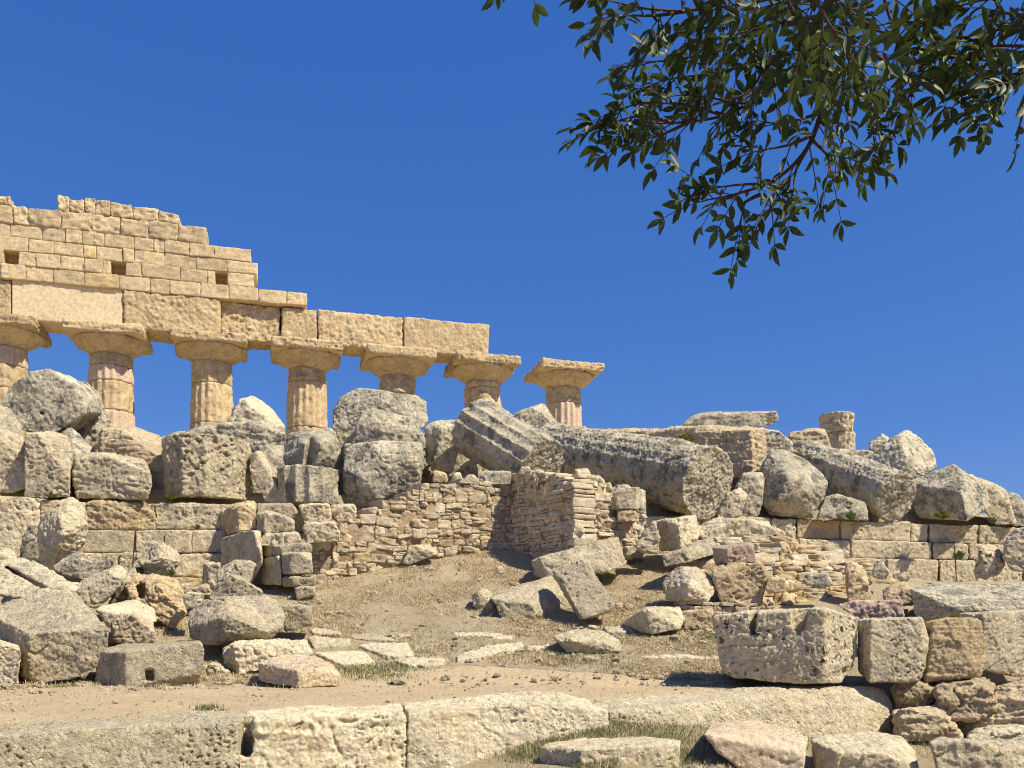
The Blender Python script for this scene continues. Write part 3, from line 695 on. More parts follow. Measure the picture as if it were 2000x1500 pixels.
S('pale jagged boulder leaning beside the third standing column, with a small round hole', [(445, 828), (468, 781), (490, 772), (510, 788), (537, 805), (556, 834), (548, 850), (450, 850)], Y=24, t=1.2, mat='pale', name='boulder', cat='boulder', sm=4, amp=1.7,
  cuts=[([(490, 799), (496, 799), (496, 805), (490, 805)], -.3, .7, (0, 0))])
S('faceted dark flanked block between the thin leaning slab and the big round boulder', [(522, 910, .5), (540, 878, .5), (566, 845, .4), (612, 838, .3), (596, 868, -.35), (590, 920, -.3), (524, 922, .4), (618, 920, .4), (616, 870, .4)], Y=21.2, t=1.1, mat='grey', name='boulder', cat='boulder', chops=0, sm=2, amp=1.1, strata=.5,
  also=[([(598, 842, .3), (648, 839, .2), (664, 872, .2), (672, 924, .2), (612, 924, -.25), (626, 868, -.45)], 0, 1.1, (0, -3))])
S('thin slab leaning diagonally against the short fluted drum', [(486, 887), (506, 880), (523, 910), (540, 942), (549, 983), (520, 984), (504, 950), (487, 915)], Y=19.7, t=.45, sh=(6, -3), mat='tan', sm=3, amp=1.2, name='stone_slab', cat='stone slab')
drum('short fluted drum standing upright between leaning slab and great blank block', (601, 988, 20.0), (601, 917, 20.0), .70, n=14, depth=.13, mat='grey', sm=1, amp=.6, pit=.8, rot=.52, chip=.5)
S('big round topped boulder crowning the heap under the fifth column', [(648, 800), (662, 776), (700, 757), (745, 760), (815, 774), (832, 788), (837, 823), (826, 836), (760, 860), (690, 885), (660, 882), (648, 830)], Y=22.4, t=1.5, mat='grey', name='boulder', cat='boulder', sm=6, amp=1.8)
S('light dome shaped lump sitting on the great blank block', [(688, 866), (706, 805), (724, 797), (748, 802), (797, 816), (826, 851), (830, 876), (760, 872, -.15), (745, 836, -.2)], Y=21.2, t=1.2, mat='grey', name='boulder', cat='boulder', sm=3, amp=1.4)
S('great blank faced block with chipped lower right corner, below the dome shaped lump', [(672, 868), (740, 862), (824, 864), (827, 902), (820, 947), (782, 970), (724, 990), (698, 980), (676, 986), (670, 935), (712, 880, -.3), (706, 935, -.35), (812, 900, -.25), (740, 975, -.25)], Y=20.6, t=1.4, mat='grey', sm=3, amp=1.0)
S('tilted block wedged between the great blank block and the leaning grooved drum', [(829, 835), (850, 823), (903, 820), (900, 858), (886, 922), (850, 922), (832, 905), (862, 838, -.25), (850, 900, -.2)], Y=22.3, t=1.2, mat='grey', sm=3, amp=1.2)
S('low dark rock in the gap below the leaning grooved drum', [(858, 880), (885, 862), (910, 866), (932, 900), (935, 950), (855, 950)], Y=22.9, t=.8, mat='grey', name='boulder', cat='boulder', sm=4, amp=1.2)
drum('leaning drum sliding right with bold parallel grooves on top', (928, 834, 22.2), (1058, 914, 20.8), .78, n=16, depth=.085, mat='grey', sm=1, amp=.9, pit=1., rot=.35, chip=.7)
S('triangular tip of rock below the lone standing column', [(1000, 812), (1063, 785), (1087, 826), (1080, 850), (1000, 850)], Y=25.8, t=1., mat='grey', sm=2, amp=1.2, name='boulder', cat='boulder')
drum('longest fallen column shaft, round broken end pointing to the lower right', (1075, 884, 26.2), (1384, 944, 21.4), .88, .93, n=20, depth=.035, mat='grey', name='fallen_column', cat='fallen column', sm=4, amp=1.5, pit=1.4, chip=1.)
S('long layered beam lying behind the longest fallen column, with yellow green weeds on it', [(1090, 846, 2.5), (1250, 841, 1.6), (1400, 836, .5), (1468, 838), (1470, 931), (1400, 931, .5), (1110, 905, 2.5)], Y=23.6, t=1.3, sh=(29, -2), sc=1., mat='strata', name='fallen_beam', cat='fallen beam', sm=3, amp=1.5, strata=1.3)
S('flat overhanging slab on the skyline above the long layered beam', [(1335, 828), (1346, 815), (1377, 808), (1470, 806), (1519, 804), (1522, 821), (1500, 834), (1340, 842)], Y=25.6, t=1.3, mat='grey', name='stone_slab', cat='stone slab', sm=3, amp=1.3, strata=.5)
S('wedge of rock at the right end of the flat skyline slab', [(1488, 838), (1530, 846), (1548, 861), (1549, 884), (1510, 890), (1490, 885)], Y=25, t=1., mat='grey', name='boulder', cat='boulder', sm=3, amp=1.2)
S('striped layered block left of the two drum stump', [(1540, 846), (1580, 841), (1612, 842), (1624, 880), (1545, 886)], Y=26.5, t=1.1, mat='strata', sm=2, amp=1.4, strata=1.5)
S('low squared block at the foot of the two drum stump', [(1600, 876), (1658, 879), (1660, 900), (1606, 905)], Y=26, t=.8, mat='tan', sm=2)
S('small dark sided block right of the two drum stump', [(1660, 881), (1704, 879), (1714, 893), (1690, 910), (1658, 905)], Y=26.3, t=.7, mat='grey', sm=3)
S('small knob of rock touching the left of the peaked boulder', [(1697, 867), (1724, 848), (1741, 860), (1734, 890), (1703, 886)], Y=26.4, t=.7, mat='grey', name='boulder', cat='boulder', sm=3, amp=1.6)
S('peaked grey boulder on the right skyline', [(1686, 905, .4), (1739, 858, .2), (1770, 841, .3), (1790, 848, .7), (1823, 885, .7), (1830, 914, .5), (1800, 930), (1763, 944), (1712, 925, .2), (1745, 866, -.2)], Y=25.6, t=1.4, mat='grey', name='boulder', cat='boulder', sm=3, amp=1.3)
S('plump rounded drum leaning between the narrow blocks and the low rounded rock', [(1490, 914, .3), (1504, 886, .5), (1530, 878, .6), (1570, 897, .5), (1607, 925, .3), (1619, 943), (1610, 976), (1586, 1012), (1544, 1009), (1505, 1006), (1486, 984), (1540, 930, -.5), (1520, 975, -.45), (1575, 960, -.4)], Y=22.6, t=1.1, sh=(-8, -6), mat='grey', name='column_drum', cat='column drum', sm=6, amp=1.2)
drum('fallen column shaft at the right with a split pinkish broken end', (1575, 905, 26.2), (1752, 970, 23.0), .72, .68, n=12, depth=.05, mat='grey', name='fallen_column', cat='fallen column', sm=3, amp=1.7, pit=1.2)
S('low smooth hump of rock in front of the split ended column shaft', [(1593, 1012), (1612, 970), (1634, 965), (1688, 982), (1696, 998), (1697, 1018), (1598, 1016)], Y=22.4, t=.6, mat='grey', name='boulder', cat='boulder', sm=5)
S('narrow upright grey block between the longest column end and the plump drum', [(1436, 950), (1451, 927), (1487, 924), (1493, 936), (1490, 978), (1481, 1010), (1438, 1010)], Y=22.3, t=.6, mat='grey', sm=2, amp=1.1)
S('smooth tan wedge at the foot of the longest column end', [(1398, 1006), (1418, 966), (1445, 954), (1461, 968), (1444, 1011), (1402, 1011)], Y=21.7, t=.5, mat='tan', name='boulder', cat='boulder', sm=3)
S('big tilted block at the right with one broad sunlit sloping face', [(1768, 940, 1.6), (1860, 909, .9), (1796, 1012, 1.0), (1800, 965, 1.2), (1873, 940), (1890, 1018, -.1), (1936, 990, .5), (1926, 948, .6), (1890, 917, .9)], Y=23.0, t=1.2, sh=(0, -2), mat='grey', sm=2, amp=1.2)
S('jagged block leaning behind the big tilted block at right', [(1890, 926), (1937, 945), (1964, 960), (1974, 985), (1987, 1024), (1945, 1026), (1925, 1002)], Y=24.0, t=1., mat='tan', sm=3, amp=1.5)
S('rough grey rock at the right edge of the platform', [(1958, 966), (1975, 960), (1990, 967), (2002, 985), (2012, 1028), (1975, 1028)], Y=24.4, t=.8, mat='grey', name='boulder', cat='boulder', sm=4, amp=1.7)
S('farthest right platform rock, cropped by the photo edge', [(1996, 990), (2040, 985), (2060, 1030), (1998, 1030)], Y=24.9, t=.9, mat='grey', name='boulder', cat='boulder', sm=4, amp=1.5)

# ------------------------------------------------------------------ masonry blocks where the two walls end, centre left
S('upright ochre block with deep shaded end above the tall shaded slabs', [(434, 1000, .9), (436, 1048, .9), (455, 989, .5), (463, 987), (501, 980, .1), (503, 1032, .1), (464, 1042)], Y=18.1, t=.7, mat='ochre', sm=2, amp=1.3)
S('rounded block set right of the upright ochre block', [(501, 1005, .3), (520, 1000), (560, 1009), (576, 1016), (575, 1038), (512, 1043), (503, 1036, .3)], Y=17.9, t=.6, mat='tan', sm=3, amp=1.3)
S('flat cracked capstone above the rounded block, under the short fluted drum', [(502, 985), (570, 985), (582, 1001), (576, 1013), (503, 1006)], Y=18.5, t=.8, mat='tan', sm=2, amp=1.2)
S('tall smooth shaded slab standing on edge, left of the wall corner', [(432, 1052, 1.3), (431, 1150, 1.3), (480, 1036, .4), (507, 1036), (512, 1100), (490, 1140, .2)], Y=17.0, t=.5, sh=(4, 0), mat='tan', name='stone_slab', cat='stone slab', sm=1, amp=.5, pit=.4)
S('pale lying slab on top of the wall corner', [(507, 1056), (520, 1043), (584, 1041), (590, 1058), (560, 1064), (512, 1068)], Y=17.3, t=.7, mat='pale', name='stone_slab', cat='stone slab', sm=2, amp=1.2)
S('dark ended block under the pale lying slab', [(512, 1066, .5), (514, 1088, .5), (546, 1062), (608, 1061), (610, 1079), (549, 1083)], Y=17.0, t=.6, mat='tan', sm=1, amp=.6)
S('upright shaded slab at the wall corner, beside two tumbled boulders', [(510, 1090, .7), (511, 1142, .7), (548, 1084), (550, 1144)], Y=16.85, t=.5, sh=(8, 0), mat='tan', name='stone_slab', cat='stone slab', sm=1, amp=.4, pit=.3)
S('square cut corner block lit on its right face above small bricks', [(549, 1080, .15), (551, 1122, .15), (568, 1079), (609, 1079), (611, 1121), (569, 1122)], Y=16.75, t=.6, mat='tan', sm=1, amp=.5, pit=.6)
S('long footing stone below the square cut corner block', [(551, 1128, .2), (570, 1126), (616, 1128), (618, 1144), (572, 1146), (553, 1146, .2)], Y=16.7, t=.5, mat='tan', sm=2)
S('rounded footing stone half in shadow at the very bottom of the wall corner', [(575, 1150), (590, 1145), (615, 1147), (617, 1164), (580, 1172)], Y=16.4, t=.5, mat='tan', sm=3)
S('pitted squarish block at left end of the rubble wall top', [(584, 988), (600, 985), (643, 985), (648, 1000), (645, 1022), (596, 1026)], Y=17.9, t=.6, mat='pale', sm=3, amp=1.2, pit=1.5)
S('white pitted block next to the first pitted block on the rubble wall', [(645, 988), (693, 986), (697, 1000), (692, 1020), (668, 1024), (650, 1014)], Y=18.1, t=.6, mat='pale', sm=3, amp=1.2, pit=1.5)
S('large tan block with coarse grain bonded into the rubble wall', [(592, 1030), (600, 1022), (655, 1021), (664, 1040), (664, 1058), (600, 1062)], Y=17.3, t=.6, mat='tan', sm=3, amp=1.1)
S('smooth grey bedrock wedge at the foot of the rubble wall', [(786, 1100), (800, 1066), (840, 1064), (856, 1082), (830, 1092), (800, 1104)], Y=18.3, t=.4, mat='tan', sm=2, amp=.8, name='boulder', cat='boulder')
S('neat grey rectangular block laid on the rubble wall beside the return wall', [(936, 925, .15), (936, 946, .15), (948, 922), (999, 922), (999, 946), (948, 947)], Y=19.5, t=.45, mat='grey', sm=1, amp=.5, pit=.6)
S('small pointed white stone on top of the rubble wall', [(880, 946), (886, 925), (899, 924), (906, 946)], Y=19.6, t=.35, mat='pale', name='loose_stone', cat='loose stone', sm=2)
S('rounded white stone between the pointed stone and the neat grey block', [(902, 946), (910, 930), (925, 928), (936, 940), (936, 947)], Y=19.5, t=.35, mat='pale', name='loose_stone', cat='loose stone', sm=3)
S('small ochre block standing in the dark gap above the rubble wall', [(845, 942), (846, 920), (860, 922), (873, 926), (874, 944)], Y=19.9, t=.3, mat='ochre', name='loose_stone', cat='loose stone', sm=2)
S('pale lump on the corner of the rubble wall and the return wall', [(1012, 928), (1018, 912), (1036, 914), (1040, 930)], Y=19.2, t=.4, mat='tan', name='loose_stone', cat='loose stone', sm=3)
S('lump on the return wall top with a reddish brick beside it', [(1038, 934), (1044, 918), (1062, 922), (1074, 932), (1068, 940)], Y=18.9, t=.4, mat='rosetop', name='loose_stone', cat='loose stone', sm=3)
S('knobbly rock on the ruined wall end, topped by a flat stone', [(1118, 948), (1122, 918), (1148, 916), (1150, 932), (1166, 955), (1160, 975), (1125, 970)], Y=18.3, t=.6, mat='tan', name='boulder', cat='boulder', sm=3, amp=1.6)
S('upright pale shard on the ruined wall end near the pillar', [(1152, 952), (1156, 934), (1168, 930), (1180, 938), (1184, 968), (1160, 972)], Y=18.5, t=.4, mat='tan', name='loose_stone', cat='loose stone', sm=3, amp=1.3)
S('narrow upright shard leaning against the two block pillar', [(1182, 946), (1192, 943), (1198, 960), (1196, 978), (1184, 974)], Y=18.7, t=.3, mat='tan', name='loose_stone', cat='loose stone', sm=3)
S('upper block of the two block pillar with a shaded right side', [(1196, 962, .1), (1202, 953), (1244, 951), (1243, 994), (1204, 995), (1197, 990, .1)], Y=18.4, t=.5, sh=(12, 2), mat='tan', sm=2, amp=.9)
S('lower block of the two block pillar, rougher and more golden', [(1203, 996), (1243, 995), (1245, 1018), (1205, 1020)], Y=18.4, t=.5, mat='ochre', sm=3, amp=1.2)
S('faceted boulder jutting from the foot of the return wall', [(1103, 1042, .2), (1110, 1020, .2), (1123, 1016), (1140, 1026), (1142, 1040), (1118, 1046)], Y=17.7, t=.5, mat='tan', name='boulder', cat='boulder', sm=2)

# ------------------------------------------------------------------ slabs on the grassy slope
S('long tilted slab lying behind the leaning slab on the slope, dark left end', [(1038, 1096, .5), (1047, 1128, .5), (1053, 1088), (1064, 1128), (1206, 1048, .6), (1224, 1104, .4), (1186, 1118, .1), (1100, 1128)], Y=16.9, t=.6, sh=(6, -2), mat='tan', name='stone_slab', cat='stone slab', sm=2, amp=.9)
S('broad slab tipped toward the viewer under the leaning slab', [(957, 1168), (984, 1217), (1040, 1220), (1048, 1197), (1035, 1180), (1075, 1124, 1.3), (960, 1160, .4), (1108, 1168, 1.0), (1096, 1216, .6)], Y=15.25, t=.5, sh=(6, -4), mat='tan', name='stone_slab', cat='stone slab', sm=2, amp=.8)
S('split chunk with a rough torn face, at the left of the broad tipped slab', [(922, 1163), (940, 1150), (960, 1156), (968, 1180), (966, 1208), (950, 1212), (944, 1192), (924, 1184)], Y=15.7, t=.5, mat='tan', name='boulder', cat='boulder', sm=2, amp=1.4)
S('thick slab leaning steeply to the left on the broad tipped slab', [(1080, 1114, .35), (1092, 1104, .35), (1137, 1091, .3), (1158, 1113, .15), (1202, 1180, -.25), (1197, 1193, -.25), (1149, 1207, -.3), (1137, 1210, -.3), (1110, 1160, .0)], Y=15.1, t=.45, sh=(-6, 4), sc=.97, mat='tan', name='stone_slab', cat='stone slab', sm=2, amp=.7)
S('block with a dark square end up the slope, below the longest column', [(1281, 1019, .5), (1288, 1076, .5), (1323, 1013), (1332, 1074), (1361, 1005, .7), (1369, 1042, .7), (1350, 1072, .4)], Y=17.9, t=.6, mat='tan', sm=2, amp=1.)
S('upright chipped rock left of the dark ended block', [(1242, 1070), (1257, 1036), (1278, 1017), (1290, 1050), (1283, 1082), (1252, 1078)], Y=17.8, t=.4, mat='tan', name='boulder', cat='boulder', sm=2, amp=1.2)
S('flat topped slab with a dark front edge right of the slope', [(1293, 1084), (1297, 1107), (1341, 1075), (1347, 1099), (1392, 1048, 1.6), (1408, 1058, 1.5), (1402, 1082, 1.)], Y=16.9, t=.4, sh=(10, -4), mat='tan', name='stone_slab', cat='stone slab', sm=2, amp=1.)
S('broad pale rock sheet sloping below the plump drum at the right', [(1362, 1030), (1400, 1012), (1500, 1020), (1520, 1050), (1440, 1062), (1372, 1064)], Y=18.9, t=1.5, mat='tan', name='boulder', cat='boulder', sm=5, amp=1.6, strata=.5)
S('round topped boulder resting on the thin brick footing', [(1293, 1140, .3), (1305, 1117, .2), (1330, 1107), (1362, 1108), (1390, 1128, .2), (1398, 1155, .3), (1384, 1176), (1336, 1181), (1303, 1172, .2), (1345, 1125, -.25), (1345, 1165, -.2)], Y=15.4, t=.7, mat='tan', name='boulder', cat='boulder', sm=6, amp=1.2)
S('large golden block with hollows right of the round topped boulder', [(1388, 1110), (1410, 1100), (1440, 1106), (1488, 1100), (1498, 1128), (1490, 1180), (1470, 1194), (1412, 1188), (1398, 1150)], Y=15.6, t=.8, mat='ochre', sm=4, amp=1.7, pit=1.5)
S('rosy pink block with dark left end on the large golden block', [(1392, 1070, .4), (1394, 1097, .4), (1418, 1067), (1420, 1102), (1472, 1063), (1478, 1098)], Y=15.7, t=.6, mat='pink', sm=2, amp=.8)
S('small square ochre stone set in the patchwork mound wall', [(1494, 1150), (1500, 1128), (1534, 1130), (1534, 1156), (1500, 1160)], Y=15.45, t=.3, mat='ochre', name='loose_stone', cat='loose stone', sm=2)
S('small pyramid of stone at the foot of the patchwork mound wall', [(1488, 1188), (1500, 1168), (1514, 1180), (1512, 1190)], Y=15.2, t=.3, mat='ochre', name='loose_stone', cat='loose stone', sm=2)
S('dark oval stone lying across the patchwork mound wall', [(1564, 1140), (1575, 1122), (1615, 1122), (1628, 1142), (1600, 1150)], Y=15.85, t=.35, mat='grey', name='loose_stone', cat='loose stone', sm=3)
S('blue grey striped stone at the right end of the patchwork mound wall', [(1703, 1128), (1708, 1104), (1724, 1098), (1738, 1118), (1728, 1134)], Y=17.0, t=.35, mat='grey', name='loose_stone', cat='loose stone', sm=3)
S('ochre earth buttress in the patchwork mound wall', [(1650, 1110), (1664, 1098), (1690, 1110), (1698, 1150), (1704, 1180), (1658, 1190)], Y=16.2, t=.5, mat='ochre', name='boulder', cat='boulder', sm=5, amp=1.2)
S('knobbly dark rock at the right edge below the platform', [(1906, 1122, .2), (1915, 1068), (1928, 1061), (1950, 1069), (1962, 1100), (1948, 1124), (1925, 1130)], Y=18.2, t=.6, mat='spotted', name='boulder', cat='boulder', sm=3, amp=2.)
S('larger notched rock cut by the right photo edge', [(1960, 1090), (1966, 1052), (1985, 1036), (2030, 1028), (2030, 1118), (1975, 1114)], Y=18.0, t=.7, mat='tan', name='boulder', cat='boulder', sm=3, amp=1.8)
S('wide dark weathered slab behind the row of square blocks at right', [(1781, 1152), (1786, 1200, .1), (1805, 1214, .1), (1862, 1206), (1884, 1196, -.2), (2070, 1188, -.2), (2075, 1142, 1.6), (1832, 1142, 1.2)], Y=13.3, t=1.0, sh=(0, -4), mat='grey', name='stone_slab', cat='stone slab', sm=3, amp=1.2, strata=.5)
S('pinkish low block behind the square blocks, left of the wide dark slab', [(1632, 1182), (1650, 1177), (1760, 1172), (1766, 1208), (1676, 1212)], Y=12.6, t=.5, mat='pink', sm=3, amp=1.1)
S('sandy boulder bank below the knobbly dark rocks at right', [(1722, 1150), (1760, 1138), (1800, 1150), (1790, 1180), (1730, 1186)], Y=14.8, t=.6, mat='ochre', name='boulder', cat='boulder', sm=5, amp=1.2)
S('sunlit sharp edged block at the right of the slope bottom', [(1212, 1218, .5), (1238, 1238, .5), (1259, 1188), (1273, 1239), (1328, 1185, .3), (1337, 1208, .2), (1330, 1229)], Y=14.3, t=.5, sh=(2, -3), mat='pale', sm=2, amp=1.)
S('orange earthy block half buried beside the sunlit sharp edged block', [(1332, 1194), (1392, 1190), (1398, 1228), (1336, 1228)], Y=14.7, t=.5, mat='ochre', sm=3, amp=.8)
S('slanted low boulder alone on the grass at the path edge', [(1080, 1246, .1), (1088, 1230, .3), (1150, 1232, .3), (1177, 1233, .3), (1211, 1250), (1214, 1273), (1160, 1284), (1112, 1280), (1128, 1252, -.15)], t=.5, mat='pale', name='boulder', cat='boulder', sm=3, amp=1.3)

# rocks wedged deep between the drums
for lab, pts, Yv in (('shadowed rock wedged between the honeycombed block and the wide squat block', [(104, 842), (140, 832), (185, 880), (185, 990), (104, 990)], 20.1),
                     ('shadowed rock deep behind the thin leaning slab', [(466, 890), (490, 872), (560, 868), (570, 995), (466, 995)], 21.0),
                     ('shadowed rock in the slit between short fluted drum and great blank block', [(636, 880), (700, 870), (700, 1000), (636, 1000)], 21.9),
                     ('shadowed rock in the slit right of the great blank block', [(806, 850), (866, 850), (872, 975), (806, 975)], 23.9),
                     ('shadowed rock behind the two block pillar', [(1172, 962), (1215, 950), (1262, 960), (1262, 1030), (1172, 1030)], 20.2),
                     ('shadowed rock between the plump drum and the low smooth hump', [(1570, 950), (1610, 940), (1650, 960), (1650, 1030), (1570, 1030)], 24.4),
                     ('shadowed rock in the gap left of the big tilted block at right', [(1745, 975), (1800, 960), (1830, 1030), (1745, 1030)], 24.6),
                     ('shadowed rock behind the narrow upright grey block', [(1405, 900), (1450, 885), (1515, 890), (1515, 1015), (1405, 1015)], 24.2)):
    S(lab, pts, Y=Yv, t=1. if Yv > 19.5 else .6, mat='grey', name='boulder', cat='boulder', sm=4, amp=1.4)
# ------------------------------------------------------------------ tumbled blocks at the left
S('large pale top heavy boulder perched on its narrow foot at left', [(77, 1027), (90, 1000), (120, 976), (141, 970), (159, 982), (169, 1000), (172, 1021), (165, 1062), (132, 1092), (112, 1115), (78, 1112), (76, 1060), (125, 1020, -.45), (120, 1060, -.3)], Y=16.2, t=.7, mat='pale', name='boulder', cat='boulder', sm=3, amp=1.4, chops=2)
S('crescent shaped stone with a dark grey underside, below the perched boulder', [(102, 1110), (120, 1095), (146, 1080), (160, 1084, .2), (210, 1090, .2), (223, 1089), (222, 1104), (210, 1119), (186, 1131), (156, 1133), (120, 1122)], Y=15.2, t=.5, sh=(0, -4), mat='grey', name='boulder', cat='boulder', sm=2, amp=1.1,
  cuts=[([(160, 1070), (212, 1078), (205, 1094), (180, 1099), (162, 1090)], -.4, 1.6, (0, 0))])
S('sloping tan rock carrying the crescent shaped stone', [(152, 1138), (192, 1122), (230, 1104), (250, 1117), (230, 1152), (188, 1188), (166, 1186), (150, 1155)], Y=14.7, t=.7, mat='tan', name='boulder', cat='boulder', sm=4)
S('long trough stone with a deep dark groove along it, left edge', [(-40, 1098, 1.), (5, 1100, .8), (40, 1090, 1.), (76, 1104, .8), (140, 1138, .2), (158, 1152, .1), (120, 1165), (80, 1172), (-40, 1160, .2)], Y=13.3, t=.4, sh=(0, -4), mat='tan', name='stone_trough', cat='stone trough', sm=3, amp=1.1,
  cuts=[([(4, 1108, .9), (14, 1104, .9), (96, 1148, .0), (76, 1152, .0)], -.5, .75, (0, 0))])
S('low pale knob at the left edge beyond the trough stone', [(-20, 1076), (20, 1073), (33, 1086), (30, 1102), (-20, 1102)], Y=16.6, t=.5, mat='pale', name='boulder', cat='boulder', sm=4)
S('shaded fluted fragment standing in front of the left platform wall', [(38, 1092), (44, 1052), (60, 1022), (72, 1026), (74, 1092)], Y=17.3, t=.5, mat='grey', sm=3, amp=1.2)
S('craggy hollow rock leaning against the left platform steps', [(254, 1124), (268, 1088), (288, 1060), (312, 1060), (352, 1082), (354, 1100), (330, 1124), (285, 1134), (300, 1085, -.25)], Y=16.3, t=.6, mat='tan', name='boulder', cat='boulder', sm=3, amp=1.5, cuts=[([(258, 1110), (284, 1106), (284, 1122), (262, 1126)], -.5, .8, (0, 0))])
S('dark slanting flank of rock left of the golden hollow boulder', [(208, 1184), (226, 1150), (258, 1104), (266, 1124), (246, 1168), (228, 1188)], Y=15.2, t=.6, sh=(8, -2), mat='grey', name='boulder', cat='boulder', sm=3, amp=1.3, strata=.4)
S('golden hollow boulder with an orange hole, in the middle of the left heap', [(243, 1142), (262, 1125), (300, 1130), (345, 1128), (360, 1160), (364, 1198), (338, 1226), (300, 1206), (262, 1182)], Y=14.7, t=.8, mat='ochre', name='boulder', cat='boulder', sm=5, amp=1.8, cuts=[([(266, 1142), (282, 1138), (284, 1168), (268, 1172)], -.5, .9, (0, 0))])
S('flat topped pale stone behind the orange chipped stone', [(188, 1191), (200, 1184, .3), (264, 1172, .6), (302, 1190, .3), (307, 1216), (258, 1208), (213, 1228)], Y=13.5, t=.5, mat='pale', sm=3)
S('orange chipped stone with one smooth grey face', [(217, 1222), (224, 1208), (236, 1199), (272, 1203), (300, 1218), (303, 1254), (258, 1262), (225, 1252)], Y=12.9, t=.5, mat='rosetop', name='boulder', cat='boulder', sm=3, amp=1.2)
S('huge smooth topped block at left front with deep shaded left side', [(57, 1238), (168, 1230), (212, 1229), (213, 1258), (196, 1300), (140, 1328), (75, 1336), (60, 1322), (-40, 1190, 1.5), (45, 1166, 1.7), (118, 1143, 2.0), (160, 1168, 1.7), (172, 1192, 1.2), (-40, 1310, 1.3)], Y=11.6, t=.0, mat='tan', sm=2, amp=1., chops=1)
S('squared block cropped by the left photo edge at the path', [(-70, 1256), (0, 1252), (38, 1263), (41, 1276), (36, 1337), (-70, 1340)], Y=11.25, t=.7, sh=(-2, -5), mat='pale', sm=3)
S('long rectangular block with a square socket cut in its face, beside the path', [(186, 1269, .45), (184, 1340, .45), (244, 1273), (246, 1345), (396, 1256, .25), (399, 1280, .25), (386, 1316, .2), (240, 1257, 1.1), (390, 1251, .9), (388, 1338, .4), (310, 1346, .25)], Y=11.2, t=.0, mat='tan', sm=2, amp=.7, pit=.7,
  also=[([(190, 1275, .5), (190, 1335, .5), (250, 1275, .1), (250, 1338, .1), (390, 1262, .3), (384, 1312, .3)], 0, .6, (0, -3))], cuts=[([(283, 1308), (301, 1306), (301, 1330), (283, 1331)], -.3, .55, (0, 0))])
S('rounded oblong boulder bulging over the two blocks at the slope foot', [(364, 1200, .4), (384, 1173, .5), (426, 1166, .3), (522, 1164, .5), (548, 1177, .3), (561, 1206, .3), (549, 1234, .2), (528, 1252, .1), (402, 1259, .1), (372, 1242, .3), (430, 1192, -.15), (520, 1195, -.1), (450, 1240, -.1), (520, 1232, -.1)], Y=12.9, t=.8, mat='tan', name='boulder', cat='boulder', sm=5, amp=1.3, pit=1.5)
S('rough block under the oblong boulder, running back into the slope', [(436, 1270, .3), (440, 1302, .3), (453, 1257), (600, 1252, .3), (607, 1275, .25), (590, 1292, .1), (466, 1320)], Y=12.1, t=.6, mat='pale', sm=3, amp=1.3)
S('small pinkish topped block lying on the path, dark on its left side', [(502, 1293, .4), (503, 1332, .4), (583, 1309), (584, 1345), (655, 1296, .4), (669, 1317, .35), (665, 1340, .35), (551, 1279, .9), (615, 1285, 1.)], Y=11.0, t=.0, mat='rosetop', sm=2, amp=1., also=[([(505, 1296, .45), (505, 1328, .45), (582, 1311, .05), (582, 1340, .05), (660, 1320, .4), (655, 1336, .4)], 0, .5, (0, -3))])
S('half sunken tan block right of the oblong boulder', [(553, 1182), (607, 1184), (613, 1220), (556, 1236)], Y=13.9, t=.5, mat='tan', sm=2, amp=.8)
S('upper of the two tumbled boulders at the wall corner', [(423, 1120), (436, 1108), (462, 1096), (493, 1094), (503, 1100), (486, 1140), (428, 1145)], Y=15.6, t=.6, mat='tan', name='boulder', cat='boulder', sm=3)
S('lower pointed boulder of the two tumbled at the wall corner', [(404, 1170), (420, 1148), (442, 1119), (470, 1130), (515, 1156), (512, 1172), (420, 1180)], Y=15.0, t=.6, mat='tan', name='boulder', cat='boulder', sm=4, amp=1.2)
S('shaded upright block stub in front of the left steps', [(398, 1104, .3), (398, 1145, .3), (408, 1101), (430, 1100), (431, 1147), (409, 1148)], Y=16.7, t=.4, mat='tan', sm=1)
S('little pale cube of stone between heap and left steps', [(349, 1142), (372, 1141), (373, 1160), (350, 1160)], Y=15.3, t=.3, mat='pale', name='loose_stone', cat='loose stone', sm=1)
S('reddish flat stone beside the little pale cube', [(374, 1150), (408, 1142), (412, 1156), (380, 1162)], Y=15.5, t=.4, mat='pink', name='loose_stone', cat='loose stone', sm=2)
S('small white stone wedged between trough stone and sloping rock', [(136, 1146), (142, 1139), (154, 1140), (156, 1152), (140, 1158)], Y=14.0, t=.3, mat='pale', name='loose_stone', cat='loose stone', sm=3)
S('rounded pale rock in dry grass between the two front blocks', [(402, 1312), (412, 1298), (432, 1298), (450, 1312), (440, 1322), (408, 1324)], t=.4, mat='pale', name='loose_stone', cat='loose stone', sm=4)
S('pale rock sill in the shade behind the oblong boulder', [(356, 1166), (366, 1158), (400, 1160), (392, 1186), (362, 1188)], Y=14.2, t=.4, mat='pale', name='loose_stone', cat='loose stone', sm=3)

